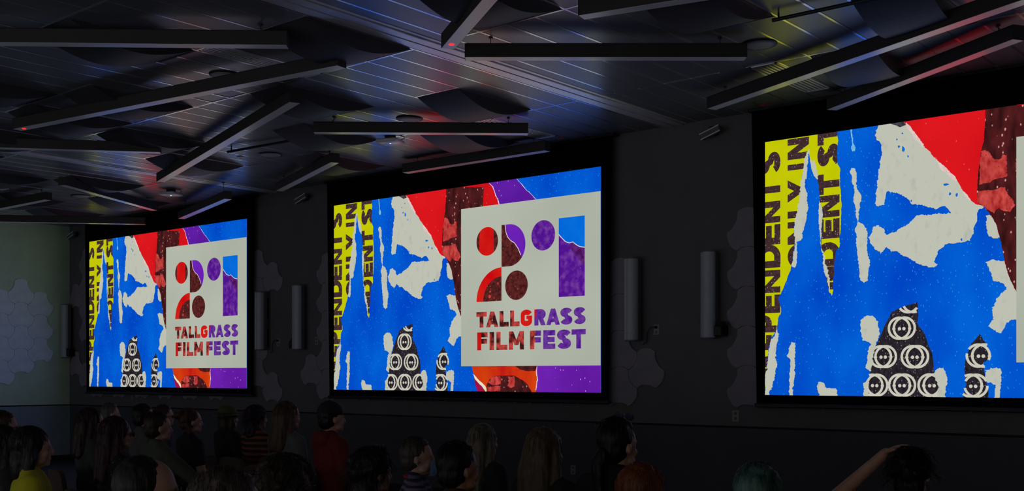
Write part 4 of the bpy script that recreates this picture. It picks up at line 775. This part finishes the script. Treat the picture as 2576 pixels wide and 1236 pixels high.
def hair(style, seed=1, L=.3, wid=1.0, big=1.0):
    bm = bmesh.new(); q = random.Random(seed)
    if style in ('short', 'thin'):
        ell(bm, (0, -.012, 1.285), (.083*wid, .1, .096), sub=3); ell(bm, (0, -.035, 1.225), (.077*wid, .074, .07))
        if style == 'short': ell(bm, (0, .035, 1.345), (.058, .05, .03))
    elif style == 'balding':
        ell(bm, (0, -.018, 1.283), (.0855, .094, .098), sub=3); ell(bm, (0, -.045, 1.22), (.078, .07, .07))
    elif style == 'long':
        ell(bm, (0, -.012, 1.287), (.09*wid, .105, .1), sub=3)
        for s in (-1, 1): chain(bm, [((s*.066*wid, .0, 1.29), .034), ((s*.083*wid, -.01, 1.21), .034), ((s*.098*wid, -.03, 1.10), .036), ((s*.10*wid, -.05, 1.27-L), .028)])
        chain(bm, [((0, -.06, 1.25), .06), ((0, -.085, 1.14), .062*wid), ((.0, -.115, 1.27-L), .045)])
        for s in (-1, 1): chain(bm, [((s*.045, -.06, 1.25), .05), ((s*.055*wid, -.08, 1.12), .052), ((s*.06*wid, -.105, 1.25-L), .038)])
    elif style == 'bob':
        ell(bm, (0, -.015, 1.285), (.095*wid, .108, .102), sub=3)
        for s in (-1, 1): chain(bm, [((s*.07, .0, 1.28), .035), ((s*.088*wid, -.005, 1.19), .036), ((s*.085*wid, -.02, 1.27-L), .03)])
        ell(bm, (0, -.06, 1.27-L*.6), (.085*wid, .06, .09+L*.25))
    elif style == 'curly':
        for _ in range(46):
            a = q.uniform(0, 2*PI); th = q.uniform(0, 1.9); d = Vector((math.sin(th)*math.cos(a), math.sin(th)*math.sin(a), math.cos(th)))
            if d.y > .5 and d.z < .55: continue
            ell(bm, Vector((0, -.02, 1.27))+Vector((d.x*.088*big*wid, d.y*.095*big, d.z*.088*big)), (q.uniform(.026, .04)*big,)*3, sub=1)
        ell(bm, (0, -.015, 1.28), (.09*wid, .103, .1), sub=3); ell(bm, (0, -.05, 1.27-L*.55), (.088*big*wid, .07*big, .05+L*.42))
    elif style == 'bun':
        ell(bm, (0, -.012, 1.285), (.084, .101, .098), sub=3); ell(bm, (0, -.03, 1.22), (.077, .072, .06)); ell(bm, (.0, -.125, 1.315), (.042, .038, .042)); chain(bm, [((.06, -.03, 1.2), .025), ((.075, -.02, 1.09), .02), ((.085, .0, 1.0), .014)])
    me = melt('hair', bm, .0095, 4, noise_amp=.0055 if style != 'curly' else .009, nscale=26)
    bm = bmesh.new(); bm.from_mesh(me); name = me.name
    if style == 'long': strands(bm, 240, L+.06, seed, .022*wid, .004, frizz=.01, R=(.092*wid, .108, .103))
    elif style == 'curly': strands(bm, 260, L*.7+.06, seed, .05, .016, frizz=.03, R=(.11*big*wid, .115*big, .115*big))
    elif style == 'bob': strands(bm, 170, L*.8, seed, .014, .003, frizz=.009, R=(.097*wid, .11, .104))
    elif style == 'bun': strands(bm, 90, .05, seed, .01, .004, frizz=.014, R=(.086, .103, .1))
    elif style in ('short', 'thin'): strands(bm, 300, .035, seed, .001, .001, frizz=.0035, rr=.0011, R=(.084*wid, .101, .098), c=(0, -.012, 1.286))
    bmesh.ops.transform(bm, matrix=Matrix.Identity(4), verts=bm.verts)
    out = bpy.data.meshes.new('hair'); bm.to_mesh(out); bm.free(); bpy.data.meshes.remove(me)
    for p in out.polygons: p.use_smooth = True
    return out
M_frame = mat('spectacle_frame', (26, 24, 26), .3); M_lensglass = mat('spectacle_lens', (60, 64, 84), .08, spec=.9)
def glasses(tilt_up=False):
    bm = bmesh.new()
    for s in (-1, 1):
        P = [(s*.034+.025*math.cos(a), .118, 1.246+.02*math.sin(a)) for a in [k*2*PI/16 for k in range(17)]]
        tube(bm, P, .0022, 5); tube(bm, [(s*.06, .116, 1.25), (s*.083, .05, 1.252), (s*.086, .0, 1.245), (s*.086, -.015, 1.228)], .0022, 5)
    tube(bm, [(-.01, .121, 1.252), (.01, .121, 1.252)], .0022, 5); n = len(bm.faces)
    for s in (-1, 1): lathe(bm, [(.0235, -.001), (.0235, .001)], 14, Matrix.Translation((s*.034, .118, 1.246)) @ Matrix.Rotation(PI/2, 4, 'X') @ Matrix.Diagonal((1, .8, 1, 1)))
    bm.faces.ensure_lookup_table()
    for f in bm.faces[n:]: f.material_index = 1
    if tilt_up: bmesh.ops.transform(bm, matrix=Matrix.Translation((0, -.06, .105)) @ Matrix.Translation((0, 0, 1.25)) @ Matrix.Rotation(.35, 4, 'X') @ Matrix.Translation((0, 0, -1.25)), verts=bm.verts)
    return mesh('glasses', bm, [M_frame, M_lensglass])
def cap_hat():
    bm = bmesh.new(); ell(bm, (0, -.008, 1.30), (.091, .108, .094), sub=3)
    bmesh.ops.bisect_plane(bm, geom=bm.verts[:]+bm.edges[:]+bm.faces[:], plane_co=(0, 0, 1.285), plane_no=(0, .12, 1), clear_inner=True)
    r = bmesh.ops.contextual_create(bm, geom=[e for e in bm.edges if e.is_boundary])
    P = [(.078*math.sin(a), .075+.1*math.cos(a)) for a in [math.radians(q) for q in range(-80, 81, 16)]]
    prism(bm, P, 1.284, 1.292); ell(bm, (0, -.008, 1.393), (.009, .009, .005), sub=1)
    return mesh('cap', bm, None, True)
def brim_hat():
    bm = bmesh.new(); lathe(bm, [(.0975, 1.285), (.096, 1.33), (.088, 1.372), (.065, 1.392), (.001, 1.397)], 28)
    lathe(bm, [(.09, 1.29), (.13, 1.275), (.155, 1.272), (.155, 1.277), (.13, 1.282), (.09, 1.298)], 28)
    for v in bm.verts:
        v.co.y = v.co.y*1.1-.01; v.co.z += .05*max(0, abs(v.co.x)-.09)*3+noise.noise(v.co*16)*.004
    return mesh('sun_hat', bm, None, True)
def mask_me():
    bm = bmesh.new(); R = []
    for i in range(7):
        z = 1.23-.095*i/6; row = []
        for j in range(11):
            a = -1.25+2.5*j/10; d = .062+.0*i; yy = .062+.072*math.cos(a)*(1-.12*abs(i-3)/3)-(.010 if i == 6 else 0); row.append(bm.verts.new((.074*math.sin(a), yy+.005, z+(.003 if j % 2 else 0)-.004*math.cos(a)*(i-3)*.3)))
        R.append(row)
    for A, B in zip(R, R[1:]):
        for j in range(10): bm.faces.new((A[j], A[j+1], B[j+1], B[j]))
    r = bmesh.ops.solidify(bm, geom=bm.faces[:], thickness=.002)
    for s in (-1, 1):
        tube(bm, [(s*.066, .08, 1.215), (s*.078, .03, 1.235), (s*.09, .0, 1.255), (s*.09, -.018, 1.23), (s*.078, .03, 1.19), (s*.066, .08, 1.15)], .0014, 4)
    return mesh('face_mask', bm, mat('mask_blue', (150, 190, 225), .7, var=.04), True)
# ------------------------------------------------------------------ banquet chairs
M_seat = mat('chair_fabric', (84, 66, 60), .9, var=.1, scale=30, bump=.15, bscale=300); M_chrome = mat('chair_tube', (120, 124, 130), .3, metal=.8, var=.03)
def chair_parts():
    P = []
    bm = bmesh.new(); box(bm, -.215, .215, -.19, .235, .378, .428, bev=.02); P.append(('seat', mesh('seat', bm, M_seat, True)))
    outl = [(-.2, .0), (.2, .0), (.222, .24), (.222, .34), (.195, .385), (.14, .40), (-.14, .40), (-.195, .385), (-.222, .34), (-.222, .24)]
    bm = prism(bmesh.new(), outl, -.018, .018, Matrix.Translation((0, -.232, .46)) @ Matrix.Rotation(math.radians(98), 4, 'X')); P.append(('backrest', mesh('backrest', bm, M_seat)))
    for sx in (-1, 1):
        P.append(('leg', mesh('leg', tube(bmesh.new(), [(sx*.2, .21, .385), (sx*.215, .235, .003)], .0115, 8), M_chrome)))
        P.append(('leg', mesh('leg', tube(bmesh.new(), [(sx*.2, -.2, .41), (sx*.21, -.24, .25), (sx*.215, -.275, .003)], .0115, 8), M_chrome)))
    for sx in (-1, 1): P.append(('back_frame', mesh('back_frame', tube(bmesh.new(), [(sx*.2, -.2, .40), (sx*.21, -.245, .55), (sx*.212, -.285, .80)], .011, 8), M_chrome)))
    P.append(('seat_frame', mesh('seat_frame', tube(bmesh.new(), [(-.2, -.18, .372), (-.2, .21, .372), (.2, .21, .372), (.2, -.18, .372), (-.2, -.18, .372)], .01, 8), M_chrome)))
    return P
CH = chair_parts()
def chair(x, y, rz, label):
    t = thing('banquet_chair', label, 'chair', (x, y, 0), rz, 'rows of dark banquet chairs')
    for n, me in CH: link(n, me, t)
    return t
SK = {'fair': mat('skin_fair', (184, 138, 118), .5, var=.05, scale=14, spec=.4), 'mid': mat('skin_mid', (160, 112, 90), .5, var=.05, scale=14, spec=.4)}
def cloth(name, rgb, **k): return mat('cloth_'+name, tuple(v*.84 for v in rgb), .88, var=k.pop('var', .08), scale=6, bump=.25, bscale=k.pop('bscale', 22), **k)
def hairm(name, rgb, rgb2=None):
    rgb = tuple(v*.74 for v in rgb); rgb2 = tuple(v*.8 for v in rgb2) if rgb2 else None
    return mat('hair_'+name, rgb, .5, var=.25, scale=10, bump=.6, bscale=30, stretch=(2.2, 2.2, .3), rgb2=rgb2, spec=.32)
M_jeans = cloth('denim', (40, 44, 60)); M_shoe = mat('shoe_leather', (26, 24, 24), .5)
PEOPLE = []
def person(px, top, d, yaw, label, hair_style, hm, sm, sex='m', sleeves=1, pose='lap', skin='fair', L=.3, wid=1.0, big=1.0, extra=(), hood=False, seed=1, chair_lb=None, sc=None, lean=0, tz=None, stand=False):
    std = 1.385+{'curly': .012*big+.02*(big-1)*6, 'long': .006, 'bob': .008, 'thin': -.005, 'balding': -.012}.get(hair_style, 0)+(.012 if 'cap' in extra or 'hat' in extra else 0)
    ztop = EYE-(top-HOR)/FPX*d; s = ztop/std
    f = .9 if sex == 'f' else 1.0
    p = at_depth(px, d); a = math.radians(yaw)
    off = Vector((math.cos(a)*0-math.sin(a)*.0, 0)); x, y = p.x, p.y
    t = thing('person', label, 'person', (x, y, 0), a, None); sx = s if sc is None else sc; t.scale = (sx, sx, s)
    link('body', get(('b', pose, f), lambda: body(pose, f)), t, SK[skin])
    link('eyes', get('eyes', eyes), t)
    link('shirt', get(('s', pose, f, sleeves, hood), lambda: shirt(pose, f, sleeves, hood)), t, sm)
    link('trousers', get('t', trousers), t, M_jeans)
    for q in (-1, 1): link('shoe', get(('shoe', q), lambda: shoe(q)), t, M_shoe)
    h = link('hair', hair(hair_style, seed, L, wid, big), t, hm)
    if 'glasses' in extra: link('glasses', get('g', glasses), t)
    if 'glasses_up' in extra: link('glasses', get('gu', lambda: glasses(True)), t, label='glasses pushed up on the head')
    if 'cap' in extra: link('cap', get('cap', cap_hat), t, mat('cap_cloth', (22, 24, 34), .85))
    if 'hat' in extra: link('sun_hat', get('hat', brim_hat), t, mat('hat_cloth', (74, 78, 44), .9))
    if 'mask' in extra: link('face_mask', get('mask', mask_me), t)
    if 'beard' in extra:
        bm = bmesh.new(); ell(bm, (0, .06, 1.15), (.052, .055, .045)); ell(bm, (0, .09, 1.13), (.03, .03, .035)); link('beard', melt('beard', bm, .009, 3, noise_amp=.006, nscale=30), t, hm)
    if 'ponytail' in extra:
        bm = bmesh.new(); chain(bm, [((0, -.1, 1.22), .03), ((-.01, -.125, 1.15), .034), ((0, -.125, 1.04), .02)]); link('ponytail', melt('ponytail', bm, .009, 3, noise_amp=.006, nscale=30), t, hm)
    if 'stick' in extra: link('hair_stick', mesh('hair_stick', tube(bmesh.new(), [(-.05, -.05, 1.36), (-.02, -.03, 1.33)], .003, 6), M_bulb), t)
    if 'collar' in extra:
        bm = bmesh.new(); P = [(.068*math.cos(a_), -.012+.062*math.sin(a_), 1.12+.012*math.sin(a_)*-1) for a_ in [k*2*PI/20 for k in range(20)]]; tube(bm, P+[P[0]], .013, 6); link('collar', mesh('collar', bm, cloth('red_collar', (170, 30, 34)), True), t)
    c, s_ = math.cos(a), math.sin(a); 
    ch = chair(x, y, a, chair_lb); ch.scale = (1, 1, min(1.03, s))
    PEOPLE.append((label, round(x, 2), round(y, 2), round(s, 3)))
    return t
H_dark = hairm('dark', (34, 26, 22)); H_black = hairm('black', (20, 17, 17)); H_brown = hairm('brown', (74, 52, 36)); H_grey = hairm('grey', (128, 122, 116))
H_blond = hairm('ash_blond', (108, 88, 64)); H_pale = hairm('pale_blond', (128, 114, 96)); H_red = hairm('red_brown', (136, 66, 22)); H_crimson = hairm('crimson', (72, 16, 24), (110, 30, 36)); H_purple = hairm('dark_violet', (26, 14, 22), (74, 26, 72)); H_teal = hairm('teal', (48, 86, 76), (106, 146, 136)); H_pink = hairm('red_to_blond', (84, 18, 26), (120, 84, 60))
H_lb = hairm('light_brown', (98, 74, 52))
C = cloth
person(6, 1034, 8.6, -12, 'person with glasses and light brown hair cut off by the left edge', 'short', H_lb, C('grey_green', (60, 66, 62)), seed=1, extra=('glasses',), chair_lb='banquet chair at the left edge behind the yellow shirt')
person(10, 1066, 7.3, -8, 'person with a mass of dark hair in the bottom left corner', 'long', H_black, C('black', (24, 22, 22)), 'f', L=.36, wid=1.2, seed=2, chair_lb='banquet chair in the bottom left corner')
person(78, 1068, 6.5, -25, 'person in a bright yellow shirt with a brown bob, face in profile', 'bob', H_dark, C('yellow', (214, 206, 20)), 'f', sleeves=0, L=.17, wid=1.05, seed=3, chair_lb='banquet chair holding the yellow shirt')
person(228, 1023, 9.6, -14, 'person with long chestnut hair and glinting glasses in a grey top near the left wall', 'long', hairm('chestnut', (58, 36, 24)), C('dark_grey', (66, 68, 66)), 'f', L=.28, seed=4, extra=('glasses',), chair_lb='banquet chair of the long chestnut hair near the left wall')
person(277, 1015, 13.27, -18, 'person with short grey tousled hair farthest left in the back row', 'short', H_grey, C('charcoal', (40, 40, 44)), seed=5, chair_lb='banquet chair in the back row under the short grey hair')
person(291, 1044, 8.0, -12, 'person with long black hair tinged red and a black top with pale squiggles', 'long', hairm('black_red', (22, 12, 14), (70, 14, 26)), flecks('cloth_squiggle', (18, 18, 22), (150, 150, 165), 34, .13), 'f', L=.33, wid=1.15, seed=6, extra=('glasses',), chair_lb='banquet chair of the black top with pale squiggles')
person(360, 1017, 11.04, -12, 'person with short dark wavy hair in a grey shirt behind the olive jacket', 'short', H_dark, C('warm_grey', (92, 86, 84)), seed=7, wid=1.05, chair_lb='banquet chair under the short dark wavy hair')
person(412, 1019, 12.5, -24, 'person with auburn short hair and glasses peering past the olive jacket', 'short', hairm('auburn', (96, 56, 38)), C('patterned', (70, 74, 80)), seed=8, extra=('glasses',), chair_lb='banquet chair of the auburn short hair')
person(396, 1036, 9.0, -14, 'person in an olive jacket with short brown hair and hands clasped forward', 'short', H_brown, C('olive', (92, 98, 80)), pose='forward', sleeves=2, seed=9, wid=.98, chair_lb='banquet chair under the olive jacket')
person(478, 1026, 10.35, -14, 'person with crimson and blond hair in a bun and a black top', 'bun', H_pink, C('navy_black', (22, 24, 34)), 'f', sleeves=0, seed=10, chair_lb='banquet chair of the crimson and blond bun')
person(574, 1018, 11.95, -4, 'person in an olive sun hat and black top', 'bob', H_brown, C('soft_black', (28, 28, 26)), 'f', L=.17, seed=11, extra=('hat',), chair_lb='banquet chair under the olive sun hat')
person(645, 1017, 11.3, -6, 'person with violet-tipped dark curls and a striped orange and black top', 'curly', H_purple, stripes('cloth_orange_stripe', (30, 22, 22), (128, 66, 40), 5.5, 'Z', width=.6), 'f', L=.24, big=1.02, seed=12, extra=('stick',), chair_lb='banquet chair of the orange striped top')
person(722, 1006, 9.6, -6, 'person with straight light brown hair and a grey sweater left of the red hoodie', 'long', H_lb, C('sweater_grey', (104, 108, 108), bscale=60), 'f', sleeves=2, L=.27, wid=.95, seed=13, chair_lb='banquet chair under the grey sweater')
person(832, 1007, 9.22, -16, 'person in a red hoodie and dark cap below the middle screen', 'short', H_dark, C('red', (126, 20, 27)), sleeves=2, hood=True, seed=14, extra=('cap',), sc=1.04, chair_lb='banquet chair under the red hoodie')
person(364, 1150, 3.85, -22, 'person with a bald forehead and glasses at the bottom left', 'balding', H_dark, C('dark_blue', (36, 40, 54)), seed=15, extra=('glasses',), wid=1, chair_lb='banquet chair of the bald forehead')
person(568, 1178, 3.1, -8, 'person of whom only the grey-streaked brown crown shows at the bottom', 'short', hairm('brown_grey', (84, 70, 58), (122, 110, 100)), C('brown', (60, 50, 44)), seed=16, wid=1.12, chair_lb='banquet chair under the grey-streaked crown')
person(722, 1136, 4.7, -16, 'person with a big round head of frizzy brown hair, glasses at right', 'curly', hairm('frizzy_brown', (62, 46, 34)), C('slate', (50, 54, 62)), 'f', L=.14, big=1.2, seed=17, extra=('glasses',), chair_lb='banquet chair of the big frizzy hair')
person(935, 1121, 5.6, -10, 'person with dark curls and sunglasses pushed up on the head', 'curly', hairm('dark_curls', (36, 26, 20)), C('teal_dark', (50, 66, 74)), 'f', L=.22, big=1.04, seed=18, extra=('glasses_up',), chair_lb='banquet chair of the dark curls and raised sunglasses')
person(1047, 1100, 6.7, -44, 'person in a blue face mask and a red-collared striped shirt', 'short', hairm('greying', (92, 80, 70)), stripes('cloth_violet_stripe', (44, 38, 58), (110, 96, 128), 9, 'Z', wob=.4), seed=19, extra=('mask', 'collar'), sleeves=0, chair_lb='banquet chair of the masked man in stripes'.replace('man', 'person'))
person(1150, 1111, 5.2, -10, 'person with cropped dark hair and a visible right ear, right of the face mask', 'short', H_black, C('maroon', (86, 36, 34)), seed=20, skin='mid', chair_lb='banquet chair under the cropped dark hair')
person(1216, 1063, 7.7, -10, 'person with long wavy pale hair beyond the cropped dark head', 'long', H_pale, C('black2', (26, 26, 28)), 'f', L=.42, wid=1.08, seed=21, chair_lb='banquet chair of the long wavy pale hair')
person(1370, 1072, 6.1, -6, 'person with very long light brown hair spreading on the shoulders, centre', 'long', H_blond, C('black3', (24, 26, 32)), 'f', L=.40, wid=1.12, seed=22, chair_lb='banquet chair of the very long light brown hair')
person(1552, 1052, 5.6, -8, 'person in black with dark tied-back hair, beard and glasses raised on top', 'short', H_black, C('black4', (16, 16, 18)), seed=23, extra=('glasses_up', 'beard', 'ponytail'), sleeves=2, chair_lb='banquet chair of the one in black with raised glasses')
person(1616, 1157, 4.5, -10, 'person with smooth copper hair at the bottom, right of centre', 'bob', H_red, C('rust', (90, 50, 36)), 'f', L=.2, wid=1.02, seed=24, chair_lb='banquet chair under the copper hair')
person(1910, 1163, 4.1, 4, 'person with short teal-green hair at the bottom', 'short', H_teal, C('green_dark', (40, 52, 48)), 'f', seed=25, wid=1.12, chair_lb='banquet chair under the teal hair')
person(2292, 1121, 5.2, 10, 'person with one hand raised to the head and frizzy dark hair tied back, far right', 'curly', H_black, C('indigo', (54, 52, 86)), 'f', pose='headhold', sleeves=0, L=.12, wid=.86, big=.96, seed=26, chair_lb='banquet chair of the one with the raised arm')
# one empty chair between the rows
p = at_depth(1800, 5.2); chair(p.x, p.y, math.radians(3), 'empty banquet chair left of the teal hair')
